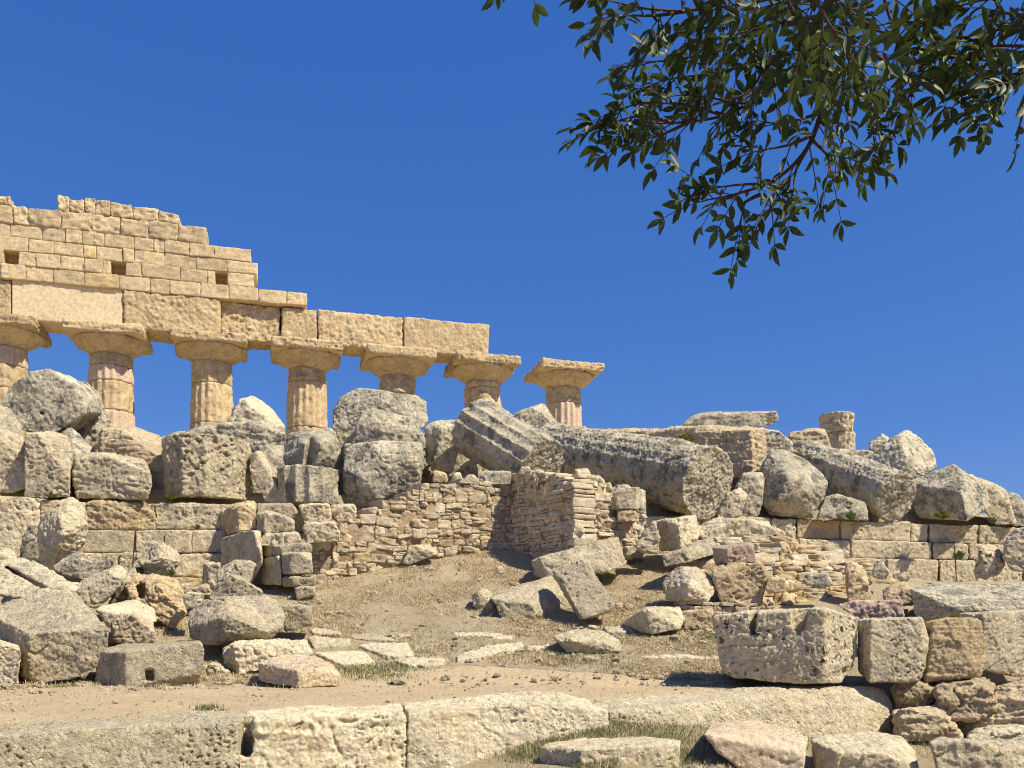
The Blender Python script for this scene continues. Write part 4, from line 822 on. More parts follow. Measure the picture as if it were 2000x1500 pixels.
# ------------------------------------------------------------------ flat stones sunk in the trodden slope
def flat(label, pts, mat='pale', rise=.05, **kw):
    f = [(x, y) for x, y in pts]; cx = sum(p[0] for p in f)/len(f); by = max(p[1] for p in f)
    V = []
    for x, y in f:
        Y = solve_Y(x, y); V.append(P(x, y, Y)+np.array((0, 0, rise*.5))); V.append(P(x, y, Y)+np.array((0, .03, -.25)))
    bm = bmesh.new(); hull_into(bm, V); yv = solve_Y(cx, by)
    finish(bm, 'paving_slab', label, 'paving slab', mat, yv, vox=.016, **{**dict(sm=3, amp=.9, pit=.5), **kw})
flat('flat sunken slab touching the pinkish topped block', [(612, 1280), (708, 1274), (734, 1298), (668, 1304)], rise=.1)
flat('jagged sunken slab right of the rough block', [(700, 1268), (730, 1262), (796, 1261), (808, 1288), (758, 1290)], rise=.13)
flat('thin low slab in green grass at the path edge', [(768, 1292), (800, 1288), (868, 1292), (866, 1302), (800, 1304)], rise=.08)
flat('worn whitish slab alone across the trodden ground', [(888, 1288), (925, 1278), (960, 1268), (1018, 1264), (1022, 1271), (976, 1284), (920, 1296), (892, 1297)], rise=.16)
flat('tiny slab between the whitish slab and the slanted boulder', [(1026, 1266), (1072, 1260), (1076, 1266), (1030, 1273)], rise=.06)
flat('narrow white slab at the top left of the trodden ground', [(606, 1238), (614, 1232), (660, 1240), (668, 1247), (612, 1244)], rise=.14)
flat('long bleached slab in the middle of the trodden ground', [(682, 1242), (720, 1240), (770, 1250), (776, 1255), (690, 1251)], rise=.07)
flat('small bleached slab beyond the long bleached one', [(776, 1242), (800, 1240), (804, 1245), (778, 1247)], rise=.06)
flat('rough slab running up from the rough block', [(604, 1254), (640, 1252), (684, 1258), (686, 1268), (612, 1274)], rise=.16)
flat('faint slab edge in the grass below the broad tipped slab', [(884, 1240), (940, 1238), (980, 1241), (985, 1246), (890, 1246)], rise=.09)
flat('bleached slab under the shadow of the broad tipped slab', [(958, 1246), (985, 1242), (1002, 1246), (1000, 1252), (962, 1252)], rise=.07)
flat('long thin slab edge in the grass left of the notched block', [(1245, 1285), (1300, 1282), (1410, 1284), (1408, 1290), (1260, 1289)], rise=.06)
flat('flat slab behind the slanted low boulder', [(1178, 1230), (1228, 1228), (1236, 1234), (1220, 1242), (1186, 1240)], rise=.12)
for lab, x, y, r in (('lone white pebble stone on the bare slope', 858, 1206, 7), ('flat pale pebble stone high on the slope', 976, 1115, 8),
                     ('small stone under the slanted slab edge at right', 1208, 1186, 9), ('little pale stone on the path left', 58, 1352, 8)):
    S(lab, [(x-r, y), (x-r*.5, y-r*.7), (x+r*.6, y-r*.8), (x+r, y-r*.1), (x+r*.3, y+r*.25)], t=.14, mat='pale', name='loose_stone', cat='loose stone', sm=2, vox=.012, sink=.02)

# ------------------------------------------------------------------ the row of square blocks at the right
S('great block with two notches in its top and black lichen spots', [(1390, 1203, .55), (1412, 1312, .5), (1434, 1324, .45), (1462, 1196, .4), (1545, 1192, .2), (1612, 1188), (1608, 1335), (1560, 1334, .1), (1672, 1206, .35), (1675, 1262, .35), (1667, 1304, .35), (1642, 1335, .2)], Y=10.75, t=.75, sh=(0, -5), sc=.97, mat='spotted', sm=2, amp=.9, pit=1.1, chip=.6, chops=0,
  cuts=[([(1452, 1170), (1472, 1170), (1469, 1246), (1456, 1240)], -.7, 1.6, (12, 0)), ([(1535, 1170), (1574, 1170), (1568, 1224), (1554, 1242), (1539, 1228)], -.7, 1.3, (12, 0))])
S('grey faced cube block right of the notched block', [(1674, 1212, .3), (1677, 1312, .3), (1700, 1208), (1800, 1206, .05), (1813, 1240, .1), (1807, 1302, .1), (1794, 1331, .05), (1698, 1333)], Y=10.95, t=.7, mat='tan', sm=2, amp=1., chops=1)
S('ochre cube block with flaked lower face, third in the row', [(1806, 1216, .25), (1822, 1214), (1850, 1208), (1918, 1211, .1), (1925, 1284, .1), (1911, 1323), (1808, 1332, .05), (1803, 1318, .2), (1818, 1268)], Y=11.1, t=.7, mat='ochre', sm=2, amp=1.2, chops=1)
S('last block of the row, cut by the right photo edge', [(1919, 1202), (1995, 1194, .1), (2070, 1194, .2), (2070, 1318, .2), (1985, 1322), (1921, 1308), (1932, 1280)], Y=11.2, t=.8, sh=(-50, -6), mat='tan', sm=2, amp=1., chops=1)

# ------------------------------------------------------------------ foreground kerb of long pale blocks
def kerb(label, top, bot, back=26, t=.75, mat='pale', **kw):
    """top, bot: photo points with distance (x, y, Y)"""
    pts = [P(*q) for q in top+bot]; pts += [P(x, y-back, Y)*1.0+np.array((0, 0, 0)) for x, y, Y in ()]
    for x, y, Y in top: pts.append(P(x, y, Y)+np.array((-.15, t, .02)))
    for x, y, Y in bot: pts.append(P(x, y, Y)+np.array((-.15, t, 0)))
    bm = bmesh.new(); hull_into(bm, pts); Y = sum(q[2] for q in top)/len(top)
    finish(bm, 'kerb_block', label, 'kerb block', mat, Y, vox=.012, **{**dict(sm=2, amp=.95, pit=1.5, chip=.9), **kw})
kerb('leftmost long kerb block with orange lichen spots on its face', [(-120, 1452, 7.0), (100, 1428, 7.2), (320, 1415, 7.45), (462, 1414, 7.6)], [(-120, 1600, 6.9), (462, 1600, 7.5)])
kerb('kerb block with a deep rectangular slot at its left corner', [(464, 1411, 7.62), (600, 1400, 7.85), (793, 1393, 8.2)], [(464, 1600, 7.5), (793, 1580, 8.1)], cuts=[[P(x, y, Y) for Y in (7.3, 8.0) for x, y in ((455, 1395), (497, 1395), (495, 1472), (484, 1480), (466, 1474))]])
kerb('longest kerb block with a row of dark pits along its upper edge', [(797, 1394, 8.2), (1000, 1374, 8.55), (1120, 1372, 8.8), (1184, 1390, 8.85)], [(797, 1560, 8.1), (900, 1540, 8.2), (1190, 1440, 8.8)])
kerb('far kerb block running under the notched block', [(1190, 1390, 8.95), (1400, 1367, 9.8), (1690, 1338, 11.2), (1728, 1345, 11.3)], [(1190, 1450, 8.95), (1400, 1470, 9.7), (1600, 1480, 10.6), (1746, 1480, 10.9), (1746, 1376, 11.2)], pit=1.2)
S('golden lump in the gap under the cube blocks', [(1736, 1340, .2), (1775, 1330), (1828, 1334), (1832, 1362), (1815, 1384), (1748, 1386, .2), (1790, 1360, -.12)], Y=11.0, t=.6, mat='ochre', name='boulder', cat='boulder', sm=4, amp=1.5)
S('layered block with a reddish upper band, below the golden lump', [(1744, 1392, .15), (1760, 1385), (1838, 1382), (1852, 1410), (1880, 1442), (1760, 1450), (1745, 1436, .15)], Y=10.5, t=.6, mat='strata', sm=3, amp=1.5, strata=1.)
S('layered ledge rock with overhanging strata under the third cube block', [(1830, 1342), (1860, 1328), (1915, 1326), (1940, 1345), (1945, 1390), (1900, 1405), (1850, 1404), (1834, 1385)], Y=10.7, t=.8, mat='strata', name='boulder', cat='boulder', sm=3, amp=1.8, strata=1.2)
S('broken layered bank at the right edge below the last block', [(1935, 1350), (1960, 1336), (2070, 1322), (2070, 1440), (1900, 1445), (1860, 1420), (1900, 1400)], Y=10.75, t=.9, mat='strata', name='boulder', cat='boulder', sm=4, amp=2., strata=1.2)
S('flat rose stained slab at the bottom, right of the grass strip', [(1372, 1432), (1400, 1470), (1440, 1500), (1500, 1530), (1565, 1530), (1572, 1476), (1578, 1440, .4), (1560, 1430, .6), (1472, 1404, 1.4), (1388, 1411, 1.2)], Y=8.0, t=.2, sh=(0, 0), mat='rosetop', name='stone_slab', cat='stone slab', sm=2, amp=.7, vox=.014, chops=0)
S('smooth backed pale boulder at the bottom right, beside the rose stained slab', [(1584, 1445, .2), (1598, 1440, .5), (1700, 1429, .7), (1762, 1440, .6), (1786, 1468, .2), (1797, 1510), (1790, 1560), (1600, 1560), (1640, 1470, -.1), (1740, 1470, -.1)], Y=8.3, t=.6, mat='pale', name='boulder', cat='boulder', sm=3, amp=.8, vox=.013, chops=1)
S('rugged pale rock in the bottom right corner', [(1815, 1450), (1830, 1438, .2), (1880, 1446), (1960, 1470), (2060, 1460, .2), (2060, 1580), (1850, 1580), (1838, 1490)], Y=8.2, t=.7, mat='pale', name='boulder', cat='boulder', sm=3, amp=1.4, vox=.013, chops=2)
S('low white rock behind the rugged corner rock', [(1885, 1440), (1905, 1422), (1960, 1420), (2060, 1418), (2060, 1470), (1900, 1470)], Y=9.3, t=.7, mat='pale', name='boulder', cat='boulder', sm=5, amp=1.5, vox=.014)
S('low block at the bottom middle with a shaded pitted left end', [(1056, 1462, .35), (1058, 1540, .35), (1070, 1452, .4), (1134, 1464), (1136, 1560), (1328, 1454, .25), (1322, 1560, .25), (1130, 1443, .7), (1262, 1438, .75), (1330, 1446, .6)], Y=7.55, t=.1, sh=(0, 0), mat='pale', sm=2, amp=.9, pit=1.5, vox=.012, chops=0)

# ------------------------------------------------------------------ thin iron rods and pegs
def rod(label, x0, y0, x1, y1, Y, r=.012):
    a = P(x0, y0, Y); b = P(x1, y1, Y); ax = b-a; L = np.linalg.norm(ax); ax /= L; e1 = np.cross(ax, (0, 1, 0)); e1 /= np.linalg.norm(e1); e2 = np.cross(ax, e1)
    V = []; Q = []; prof = [(0, r), (.90, r), (.905, r*1.9), (.925, r*1.9), (.93, r), (.985, r), (1., r*.5)]
    for t, rr in prof:
        for k in range(8):
            th = k*math.pi/4; V.append(a+ax*L*t+(e1*math.cos(th)+e2*math.sin(th))*rr)
    for i in range(len(prof)-1):
        for k in range(8): Q.append((i*8+k, i*8+(k+1) % 8, (i+1)*8+(k+1) % 8, (i+1)*8+k))
    me = np_mesh('iron_rod', V, Q); o = link('iron_rod', me, M['rust']); place_origin(o, a); tag(o, label, 'iron rod'); USED.add(label)
rod('tall thin iron rod before the left platform steps', 259, 1104, 265, 1030, 15.9)
rod('short iron peg above the craggy hollow rock', 321, 1066, 321, 1046, 16.6)
rod('thin iron rod before the right platform steps', 1868, 1132, 1864, 1064, 19.6)

# ------------------------------------------------------------------ grass, straw, pebbles and weeds
def blades(name, xy, h, wd, mat, kind='stuff', label=None, cat=None, lean=.6, z=None, origin=None):
    n = len(xy); x, y = xy[:, 0], xy[:, 1]; zz_ = ground_z(x, y)-.01 if z is None else z
    h = h*RNG.uniform(.5, 1.2, n); ang = RNG.uniform(0, 2*math.pi, n); l = lean*RNG.random(n)*h; az = RNG.uniform(0, 2*math.pi, n)
    dx, dy = np.cos(az)*l, np.sin(az)*l; wx, wy = np.cos(ang)*wd/2, np.sin(ang)*wd/2
    b0 = np.stack((x-wx, y-wy, zz_), 1); b1 = np.stack((x+wx, y+wy, zz_), 1)
    m0 = np.stack((x-wx*.7+dx*.35, y-wy*.7+dy*.35, zz_+h*.55), 1); m1 = np.stack((x+wx*.7+dx*.35, y+wy*.7+dy*.35, zz_+h*.55), 1); tp = np.stack((x+dx, y+dy, zz_+h*np.sqrt(np.maximum(1-(lean*.7)**2, .2))), 1)
    V = np.stack((b0, b1, m1, m0, tp), 1).reshape(-1, 3); i = np.arange(n)*5
    Fc = np.concatenate((np.stack((i, i+1, i+2), 1), np.stack((i, i+2, i+3), 1), np.stack((i+3, i+2, i+4), 1)))
    me = np_mesh(name, V, Fc, smooth=False); attr(me, 'vary', np.repeat(RNG.random(n), 5))
    o = link(name, me, M[mat])
    if kind: o['kind'] = kind
    if label: tag(o, label, cat)
    if origin is not None: place_origin(o, origin)
    return o
def scatter(n, px, Y, keep=None):
    x = RNG.uniform(px[0], px[1], n); d = RNG.uniform(Y[0], Y[1], n); X = (x-CX)/F*d
    xy = np.stack((X, d), 1)
    q = np.stack((X, d, X*0), 1)
    k = np.ones(n, bool) if keep is None else keep(x, d, q)
    return xy[k]
def dry_keep(x, d, q):
    py = HY-ground_z(q[:, 0], q[:, 1])*F/d
    lim = np.interp(x, [0, 350, 520, 700, 900, 1150, 1350, 1450], [1332, 1338, 1335, 1318, 1296, 1306, 1335, 1352])
    up = (py > 1236) & (x > 690) & (x < 930)
    return (py < lim-6+22*perlin(q*1.3)) & (fbm(q*1.1, 3) > -.35+.5*up) & (RNG.random(len(x)) < .45+.5*sstep(-.2, .3, fbm(q*3, 2)))
blades('dry_grass', np.concatenate((scatter(90000, (380, 1460), (11.6, 16), dry_keep), scatter(70000, (560, 1460), (16, 20), dry_keep), scatter(9000, (0, 420), (11.3, 17), dry_keep))), .060, .014, 'straw', lean=2.4)
blades('short_stubble', np.concatenate((scatter(22000, (380, 1460), (11.6, 16), dry_keep), scatter(18000, (560, 1460), (16, 20), dry_keep))), .085, .010, 'straw', lean=1.2)
def tufts(spots, m=1.):
    out = []
    for x, y, r, n in spots:
        n = int(n*m); Y = solve_Y(x, y); c_ = P(x, y, Y); a = RNG.normal(size=(n, 2))*np.array((r*Y/F, r*Y/F*1.6)); out.append(c_[None, :2]+a)
    return np.concatenate(out)
TG = [(700, 1310, 30, 260), (660, 1306, 20, 120), (760, 1312, 30, 200), (820, 1278, 24, 140), (790, 1296, 18, 90), (900, 1248, 40, 160), (1110, 1288, 18, 200), (1180, 1285, 30, 200), (1090, 1280, 9, 150), (1350, 1236, 30, 260), (1390, 1240, 14, 140),
      (1240, 1296, 40, 160), (1330, 1300, 40, 120), (1010, 1278, 24, 110), (1440, 1332, 20, 160), (405, 1384, 10, 60), (432, 1392, 5, 20), (0, 1338, 14, 120), (125, 1342, 14, 70), (222, 1262, 8, 100), (170, 1330, 20, 80), (1480, 1336, 30, 140)]
FG = [(1030, 1470, 24, 420), (1060, 1450, 26, 380), (1130, 1428, 34, 460), (1180, 1424, 24, 300), (1230, 1424, 26, 260), (1300, 1418, 40, 420), (1370, 1412, 26, 320), (1300, 1450, 40, 260), (1340, 1480, 30, 240), (1395, 1455, 12, 180), (1140, 1500, 14, 260), (1190, 1497, 10, 160), (1330, 1425, 50, 220), (1610, 1475, 10, 160), (1800, 1450, 16, 260), (1720, 1442, 20, 120), (1640, 1500, 18, 150), (1230, 1440, 40, 200), (1560, 1425, 30, 120)]
def base_tufts():
    out = []
    for x0, x1, y, Y in BASES:
        for _ in range(int(max(3, (x1-x0)/7))):
            x = RNG.uniform(x0-4, x1+4); d = Y-RNG.uniform(.0, .22)
            X = (x-CX)/F*d; z = float(ground_z(X, d)[0])
            if abs((HY-z*F/d)-y) > 26 or d > 20 or x > 1470: continue
            n = RNG.integers(4, 16); out.append(np.array((X, d))+RNG.normal(size=(n, 2))*.05)
    return np.concatenate(out)
BT = base_tufts()
blades('straw_at_stone_feet', BT, .12, .008, 'straw', lean=1.2)
def chips():
    ico = bmesh.new(); bmesh.ops.create_icosphere(ico, subdivisions=1, radius=1); ico.verts.index_update()
    tv = np.array([v.co[:] for v in ico.verts]); tf = np.array([[v.index for v in f.verts] for f in ico.faces]); ico.free()
    P_ = np.concatenate((BT[RNG.integers(0, len(BT), 900)]+RNG.normal(size=(900, 2))*.12, scatter(1100, (400, 1450), (11.5, 19)))); n = len(P_); Z = ground_z(P_[:, 0], P_[:, 1])
    s_ = np.clip(RNG.lognormal(-3.75, .5, n), .01, .08); sc = RNG.uniform(.6, 1.3, (n, 1, 3))*s_[:, None, None]*np.array((1.2, 1.2, .7))
    V = tv[None]*sc*(1+.22*RNG.normal(size=(n, len(tv), 1)))+np.stack((P_[:, 0], P_[:, 1], Z+s_*.3), 1)[:, None]
    me = np_mesh('rubble_chips', V.reshape(-1, 3), (tf[None]+(np.arange(n)*len(tv))[:, None, None]).reshape(-1, 3), smooth=False); o = link('rubble_chips', me, M['tan']); o['kind'] = 'stuff'
chips()
blades('straw_litter', scatter(5000, (-50, 1500), (7.6, 12.5), lambda x, d, q: (d-np.interp(x, KX, KY) > .6) & (fbm(q*1.2, 2) > -.05)), .05, .006, 'straw', lean=2.2)
rr = RNG.uniform(0, 1, (260, 3)); SL = [(500+950*r_[0], 1085+225*r_[1], 7+10*r_[2], int(14+26*r_[2])) for r_ in rr]
blades('dry_tufts', tufts([q for q in SL if 1100+max(0, (900-q[0])*.12) < q[1] < 1300]), .10, .010, 'straw', lean=1.6)
blades('green_grass', tufts(TG, 2.2), .07, .011, 'grass', lean=.9)
blades('grass', tufts(FG, 2.2), .085, .007, 'grass', lean=.9)
blades('straw_tufts', np.concatenate((tufts([(x+RNG.normal()*12, y+RNG.normal()*4, r*1.3, int(n*.5)) for x, y, r, n in FG]), tufts([(420, 1320, 30, 160), (330, 1330, 40, 120), (300, 1240, 30, 160), (340, 1230, 20, 140), (480, 1330, 40, 120), (560, 1340, 40, 90), (1160, 1284, 50, 200), (640, 1320, 30, 60), (1830, 1480, 14, 120), (240, 1345, 60, 120), (1250, 1180, 40, 160), (1000, 1075, 60, 300), (760, 1115, 50, 300), (660, 1140, 30, 200)]))), .11, .007, 'straw', lean=1.)

M['rubble_chips'] = stone_mat('stone_chips', (.58, .47, .32), (.48, .38, .26), g_amt=.3, bump=.3)
def pebbles():
    n = 2200; x = RNG.uniform(-50, 1500, n); d = np.concatenate((RNG.uniform(7.4, 11.6, n//2), RNG.uniform(11, 15, n-n//2)))
    X = (x-CX)/F*d; kd = d-np.interp(x, KX, KY); k = kd > .75; X, d = X[k], d[k]; n = len(X); Z = ground_z(X, d)
    ico = bmesh.new(); bmesh.ops.create_icosphere(ico, subdivisions=1, radius=1); ico.verts.index_update()
    tv = np.array([v.co[:] for v in ico.verts]); tf = np.array([[v.index for v in f.verts] for f in ico.faces]); ico.free()
    s = np.clip(RNG.lognormal(-4.95, .5, n), .003, .03); sc = RNG.uniform(.6, 1.3, (n, 1, 3))*s[:, None, None]*np.array((1.2, 1.2, .7))
    V = tv[None]*sc*(1+.25*RNG.normal(size=(n, len(tv), 1)))+np.stack((X, d, Z+.012+s*.2), 1)[:, None]
    Fc = tf[None]+(np.arange(n)*len(tv))[:, None, None]
    me = np_mesh('pebbles', V.reshape(-1, 3), Fc.reshape(-1, 3), smooth=False); o = link('pebbles', me, M['rubble_chips']); o['kind'] = 'stuff'
pebbles()

def weed(label, x, y, Y, r, n=60, yellow=False, sit=None):
    """a small plant: leaf blades fanning from one root"""
    c_ = P(x, y, Y); az = RNG.uniform(0, 2*math.pi, n); el = RNG.uniform(.25, 1.45, n); L = r*RNG.uniform(.5, 1.1, n); V = []; Fc = []
    for k in range(n):
        d = np.array((math.cos(az[k])*math.cos(el[k]), math.sin(az[k])*math.cos(el[k]), math.sin(el[k]))); sd_ = np.array((-math.sin(az[k]), math.cos(az[k]), 0))*L[k]*.13
        b = len(V); o_ = c_+np.array((math.cos(az[k]), math.sin(az[k]), 0))*r*.15*RNG.random()
        V += [o_-sd_*.3, o_+sd_*.3, o_+d*L[k]*.6+sd_, o_+d*L[k]*.6-sd_, o_+d*L[k]-np.array((0, 0, L[k]*.12))]; Fc += [(b, b+1, b+2), (b, b+2, b+3), (b+3, b+2, b+4)]
    me = np_mesh('weed', V, Fc, smooth=False); attr(me, 'vary', np.repeat(RNG.random(n)*(.6 if not yellow else 1)+(.5 if yellow else 0), 5)); o = link('weed', me, M['weed']); place_origin(o, c_); tag(o, label, 'weed'); USED.add(label)
weed('yellow green weed growing on the long layered beam', 1338, 866, 23.35, .34, 170, True)
weed('small green weed on the edge below the honeycombed block', 100, 973, 18.2, .17, 60)
weed('green sprig at the foot of the upright pitted drum', 334, 976, 18.85, .2, 60)
weed('small plant in the crack below the craggy hollow rock', 334, 1124, 16.0, .15, 70)
weed('bright green weed growing from the right platform steps', 1872, 1092, 20.9, .24, 110)
weed('dark weed at the foot of the low smooth hump of rock', 1662, 1016, 22.0, .25, 90)
weed('dry weed under the big tilted block at right', 1838, 1016, 22.6, .32, 120, True)
weed('little green weed between the two rightmost platform blocks', 1940, 1022, 23.2, .2, 70)
weed('green tuft in the joint of the left ochre course', 385, 1034, 18.2, .14, 60)
# ------------------------------------------------------------------ overhanging tree at the upper right
def tube(pts, radii, K=8):
    V = []; Q = []; pts = [np.array(p, float) for p in pts]; n = len(pts); prev = None
    for i in range(n):
        t = pts[min(i+1, n-1)]-pts[max(i-1, 0)]; t /= np.linalg.norm(t); r = prev if prev is not None else (np.array((0, 0, 1.)) if abs(t[2]) < .9 else np.array((1., 0, 0)))
        e1 = r-t*(r@t); e1 /= np.linalg.norm(e1); e2 = np.cross(t, e1); prev = e1
        for k in range(K):
            a = 2*math.pi*k/K; V.append(pts[i]+(e1*math.cos(a)+e2*math.sin(a))*radii[i])
    for i in range(n-1):
        for k in range(K): Q.append((i*K+k, i*K+(k+1) % K, (i+1)*K+(k+1) % K, (i+1)*K+k))
    return V, Q
def curve_pts(pts, step=.02):
    pts = [np.array(p, float) for p in pts]; out = []
    for i in range(len(pts)-1):
        p0 = pts[max(i-1, 0)]; p1 = pts[i]; p2 = pts[i+1]; p3 = pts[min(i+2, len(pts)-1)]; m = max(2, int(np.linalg.norm(p2-p1)/step))
        for k in range(m):
            t = k/m; out.append(.5*((2*p1)+(-p0+p2)*t+(2*p0-5*p1+4*p2-p3)*t*t+(-p0+3*p1-3*p2+p3)*t**3))
    out.append(pts[-1]); return out
class Bag:
    def __init__(s): s.V = []; s.Q = []; s.n = 0; s.A = []
    def add(s, V, Q, a=.5):
        V = np.array(V); s.V.append(V); s.Q.append(np.array(Q)+s.n); s.n += len(V); s.A.append(np.full(len(V), a))
    def build(s, name, mat, parent, smooth=True):
        V = np.concatenate(s.V); me = np_mesh(name, V, np.concatenate(s.Q), smooth=smooth); attr(me, 'vary', np.concatenate(s.A)); o = link(name, me, M[mat]); place_origin(o, V.mean(0)); adopt(o, parent); return o
LT = np.array([(0, 0, 0), (.22, .32, .05), (.22, 0, 0), (.22, -.32, .05), (.5, .46, .07), (.5, 0, -.02), (.5, -.46, .07), (.78, .30, .04), (.78, 0, -.05), (.78, -.30, .04), (1, 0, -.10)])
LQ = np.array([(0, 2, 1, 1), (0, 3, 2, 2), (2, 5, 4, 1), (3, 6, 5, 2), (5, 8, 7, 4), (6, 9, 8, 5), (8, 10, 7, 7), (9, 10, 8, 8)])
LTri = np.array([t for q in LQ for t in ([(q[0], q[1], q[2])]+([(q[0], q[2], q[3])] if q[2] != q[3] else []))])
leaves = Bag(); twigs = Bag()
def unit(v): return v/max(np.linalg.norm(v), 1e-9)
def leaflet(o_, d, nrm, L, W):
    d = unit(d); s_ = unit(np.cross(nrm, d)); n_ = np.cross(d, s_)
    v = LT*np.array((L, W, L)); v[:, 2] += -.18*L*(LT[:, 0]**2)*RNG.uniform(-.4, 1.2)
    leaves.add(o_+v[:, :1]*d+v[:, 1:2]*s_+v[:, 2:]*n_, LTri, RNG.random())
def compound(o_, d, scale=1., big=1.):
    """a feather leaf: stalk with pairs of leaflets"""
    d = unit(d); L = .095*scale*RNG.uniform(.8, 1.25); nrm = unit(RNG.normal(size=3)*.8+np.array((0, -.5, .6))); side = unit(np.cross(nrm, d)); nrm = np.cross(d, side)
    g = np.array((0, 0, -1.)); pts = [o_+d*L*t+g*L*.22*t*t for t in (0, .25, .5, .75, 1.)]
    V, Q = tube(pts, [.0016*scale, .0014*scale, .0012*scale, .0010*scale, .0008*scale], 4); twigs.add(V, Q, RNG.random())
    npair = RNG.integers(3, 5)
    for k in range(npair):
        t = .28+.68*k/max(npair-1, 1); p = o_+d*L*t+g*L*.22*t*t
        for s_ in (-1, 1):
            if RNG.random() < .06: continue
            ld = d*RNG.uniform(.45, .8)+side*s_*RNG.uniform(.65, 1.)+g*RNG.uniform(0, .3)+RNG.normal(size=3)*.12
            leaflet(p, ld, nrm+RNG.normal(size=3)*.3, .039*scale*big*RNG.uniform(.6, 1.25), .0160*scale*big*RNG.uniform(.85, 1.1))
    leaflet(pts[-1], d+g*.3+RNG.normal(size=3)*.1, nrm, .042*scale*big, .0165*scale*big)
def twig(px, dens=1., r0=.005, big=1., scale=1., leaf_from=0.):
    pts = [P(x+15*(x < 1800), y-(35 if 380 < y else 28 if y > 250 else 15 if y > 150 else 0), Y) for x, y, Y in px]; c_ = curve_pts(pts, .012); n = len(c_)
    V, Q = tube(c_, list(np.linspace(r0, .0016, n)), 6); twigs.add(V, Q, .2)
    acc = 0.
    for i in range(1, n):
        acc += np.linalg.norm(c_[i]-c_[i-1])
        if acc > .033/dens and i/n >= leaf_from:
            acc = 0; t = unit(c_[i]-c_[i-1]); r = unit(np.cross(t, RNG.normal(size=3)))
            compound(c_[i], t*RNG.uniform(.35, .9)+r*RNG.uniform(.5, 1.)+np.array((0, 0, -.12)), scale, big)
    compound(c_[-1], unit(c_[-1]-c_[-3]), scale*.9, big); compound(c_[-1], unit(c_[-1]-c_[-3])+RNG.normal(size=3)*.4, scale*.8, big)
Yb = 1.75
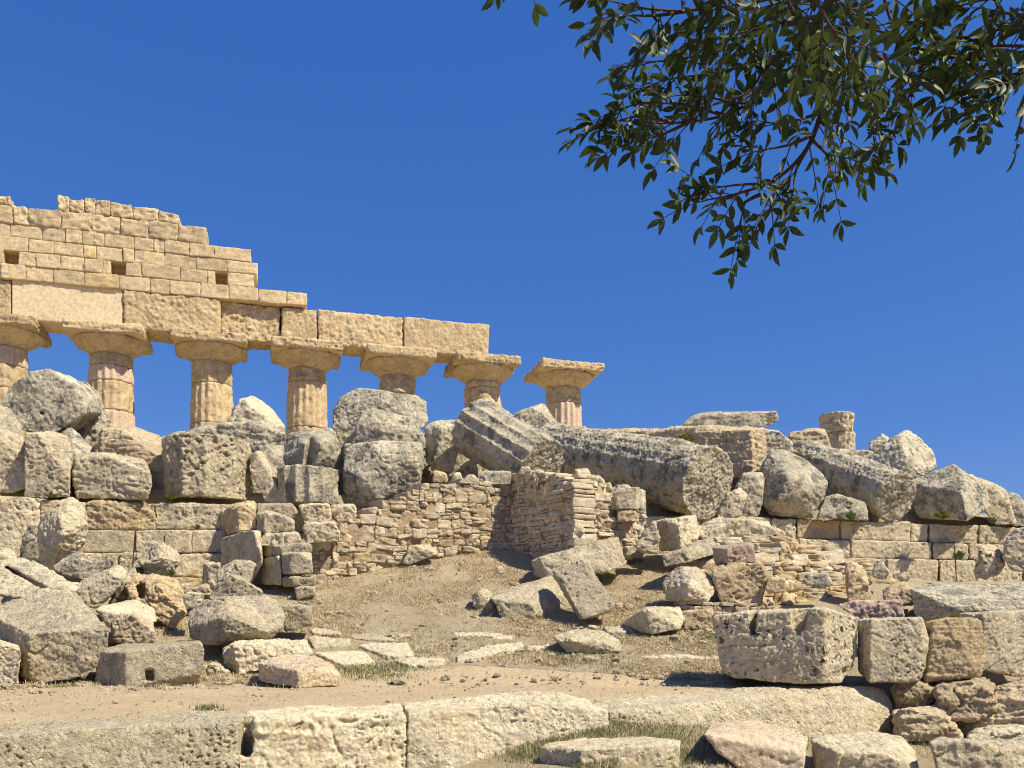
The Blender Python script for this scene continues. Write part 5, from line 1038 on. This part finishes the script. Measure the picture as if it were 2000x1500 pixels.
TW = [ # photo pixels and distance; density
    ([(1440, -60, 1.7), (1400, 0, 1.7), (1330, 20, 1.68), (1240, 16, 1.66), (1190, 5, 1.65)], 1.), ([(1330, 20, 1.68), (1270, 30, 1.62), (1210, 30, 1.6)], .9), ([(1460, -30, 1.8), (1400, 40, 1.75), (1330, 60, 1.72)], 1.1),
    ([(1480, 60, 1.8), (1400, 95, 1.8), (1330, 112, 1.8), (1270, 120, 1.8)], 1.), ([(1470, 110, 1.85), (1400, 140, 1.85), (1320, 165, 1.85), (1285, 172, 1.85)], .9),
    ([(1560, 120, 1.85), (1480, 195, 1.82), (1400, 240, 1.8), (1300, 268, 1.78), (1200, 264, 1.76)], 1.), ([(1400, 240, 1.8), (1330, 222, 1.76), (1260, 215, 1.74), (1215, 222, 1.74)], .9), ([(1340, 262, 1.78), (1280, 290, 1.78), (1240, 300, 1.78)], 1.),
    ([(1460, 215, 1.8), (1420, 215, 1.8), (1370, 205, 1.8)], .9), ([(1300, 268, 1.78), (1240, 255, 1.74), (1195, 250, 1.74)], .8),
    ([(1700, -60, 1.75), (1640, 90, 1.78), (1595, 220, 1.8), (1560, 320, 1.8), (1500, 385, 1.8), (1430, 412, 1.8), (1370, 425, 1.8)], .85),
    ([(1560, 320, 1.8), (1540, 360, 1.8), (1535, 400, 1.8)], 1.), ([(1500, 395, 1.8), (1440, 395, 1.78), (1395, 400, 1.78)], 1.), ([(1470, 415, 1.8), (1440, 430, 1.8), (1435, 450, 1.8)], .9), ([(1520, 380, 1.8), (1490, 420, 1.8), (1480, 440, 1.8)], 1.),
    ([(1580, 260, 1.8), (1620, 290, 1.8), (1645, 305, 1.8)], .9), ([(1590, 235, 1.8), (1540, 250, 1.78), (1500, 270, 1.78)], .8), ([(1570, 300, 1.8), (1600, 330, 1.8), (1605, 350, 1.8)], 1.), ([(1575, 290, 1.8), (1530, 310, 1.8), (1480, 320, 1.8)], .8),
    ([(1380, -40, 1.7), (1430, 60, 1.7), (1500, 130, 1.72), (1560, 160, 1.72)], 1.5), ([(1500, -50, 1.55), (1550, 60, 1.56), (1590, 150, 1.58)], 1.9), ([(1600, -50, 1.5), (1640, 60, 1.5), (1670, 150, 1.52)], 1.9), ([(1700, -50, 1.6), (1725, 40, 1.6), (1750, 90, 1.62), (1755, 120, 1.62)], 1.3),
    ([(1560, -40, 1.4), (1600, 40, 1.4), (1640, 100, 1.42)], 1.6), ([(1650, 120, 1.7), (1680, 200, 1.72), (1685, 235, 1.72)], 1.2), ([(1700, 110, 1.65), (1750, 150, 1.66), (1785, 170, 1.66)], 1.), ([(1450, 100, 1.65), (1470, 160, 1.66), (1440, 200, 1.66)], 1.2), ([(1520, 40, 1.6), (1450, 60, 1.6), (1400, 70, 1.6)], 1.4), ([(1620, 60, 1.62), (1560, 100, 1.62), (1500, 110, 1.62)], 1.6),
    ([(1640, 20, 1.6), (1700, 60, 1.6), (1740, 70, 1.6)], 1.6), ([(1550, -30, 1.6), (1480, 0, 1.6), (1420, 10, 1.6)], 1.4), ([(1690, 10, 1.7), (1640, 20, 1.7), (1570, 10, 1.7)], 1.8), ([(1690, -20, 1.5), (1640, -10, 1.5), (1540, 0, 1.5)], 1.8),
    ([(2100, 30, 1.55), (2000, 50, 1.55), (1940, 60, 1.56), (1900, 70, 1.56)], 1.4), ([(2100, 90, 1.55), (2000, 90, 1.55), (1930, 90, 1.56), (1880, 100, 1.56)], 1.3), ([(2100, -30, 1.5), (1980, -10, 1.5), (1920, 0, 1.5), (1880, 10, 1.5)], 1.4), ([(1960, 60, 1.6), (1940, 110, 1.6), (1910, 160, 1.6)], 1.1),
    ([(2080, 100, 1.5), (2010, 140, 1.5), (1975, 160, 1.5), (1965, 180, 1.5)], 1.3), ([(2090, 130, 1.5), (2020, 150, 1.5), (1990, 180, 1.5)], 1.2), ([(2080, 20, 1.5), (2000, 30, 1.5), (1940, 20, 1.5)], 1.7)]
for pts, dn in TW: twig(pts, dn, r0=.0045 if len(pts) < 6 else .009, big=1.0)
for k in range(75):    # the crown above and to the right, out of the frame, that shades the hanging twigs
    x = RNG.uniform(-.2, 3.4); y = RNG.uniform(-2.6, 2.7); z = RNG.uniform(1.75, 3.3)
    if y > 0 and z < HY/F*y+.30: continue
    a = np.array((x, y, z)); d = unit(RNG.normal(size=3)+np.array((-.3, 0, -.2))); c_ = [a, a+d*.12, a+d*.25+np.array((0, 0, -.04)), a+d*.38+np.array((0, 0, -.1))]
    V, Q = tube(c_, [.006, .005, .004, .002], 5); twigs.add(V, Q, .2)
    for q in np.linspace(.1, 1, 13):
        p = a+d*.38*q; compound(p, d+RNG.normal(size=3)*.9, 1.35, 1.25)
base = np.array((1.9, -2.6, float(ground_z(1.9, -2.6)[0])-.1))
tree = empty('tree', base); lab = 'dark leaved tree hanging feathery twigs into the upper right of the sky'; tag(tree, lab, 'tree'); USED.add(lab)
wood = Bag(); tr = curve_pts([base, base+np.array((-.05, .1, 1.1)), base+np.array((-.15, .2, 2.3)), base+np.array((-.2, .5, 3.4)), base+np.array((-.3, .8, 4.4))], .1)
V, Q = tube(tr, list(np.linspace(.19, .07, len(tr))), 16); V = np.array(V); V = V+(.03*fbm(V*6, 3))[:, None]*np.array((1, 1, 0)); wood.add(V, Q, .5); wood.build('trunk', 'bark', tree)
hub = tr[int(len(tr)*.80)]; limbs = Bag()
ends = [P(1440, -60, 1.7), P(1560, 100, 1.86), P(1700, -60, 1.75), P(1560, -40, 1.42), P(2100, 30, 1.55), P(1300, -60, 1.6), P(1650, -50, 1.5), P(2100, 100, 1.52)]
for e in ends:
    m_ = (hub+e)/2+RNG.normal(size=3)*.10+np.array((.05, 0, .30)); c_ = curve_pts([hub, m_, e], .05); V, Q = tube(c_, list(np.linspace(.045, .008, len(c_))), 8); limbs.add(V, Q, .4)
limbs.build('limbs', 'bark', tree); twigs.build('twigs', 'bark', tree); lo = leaves.build('foliage', 'leaf', tree)
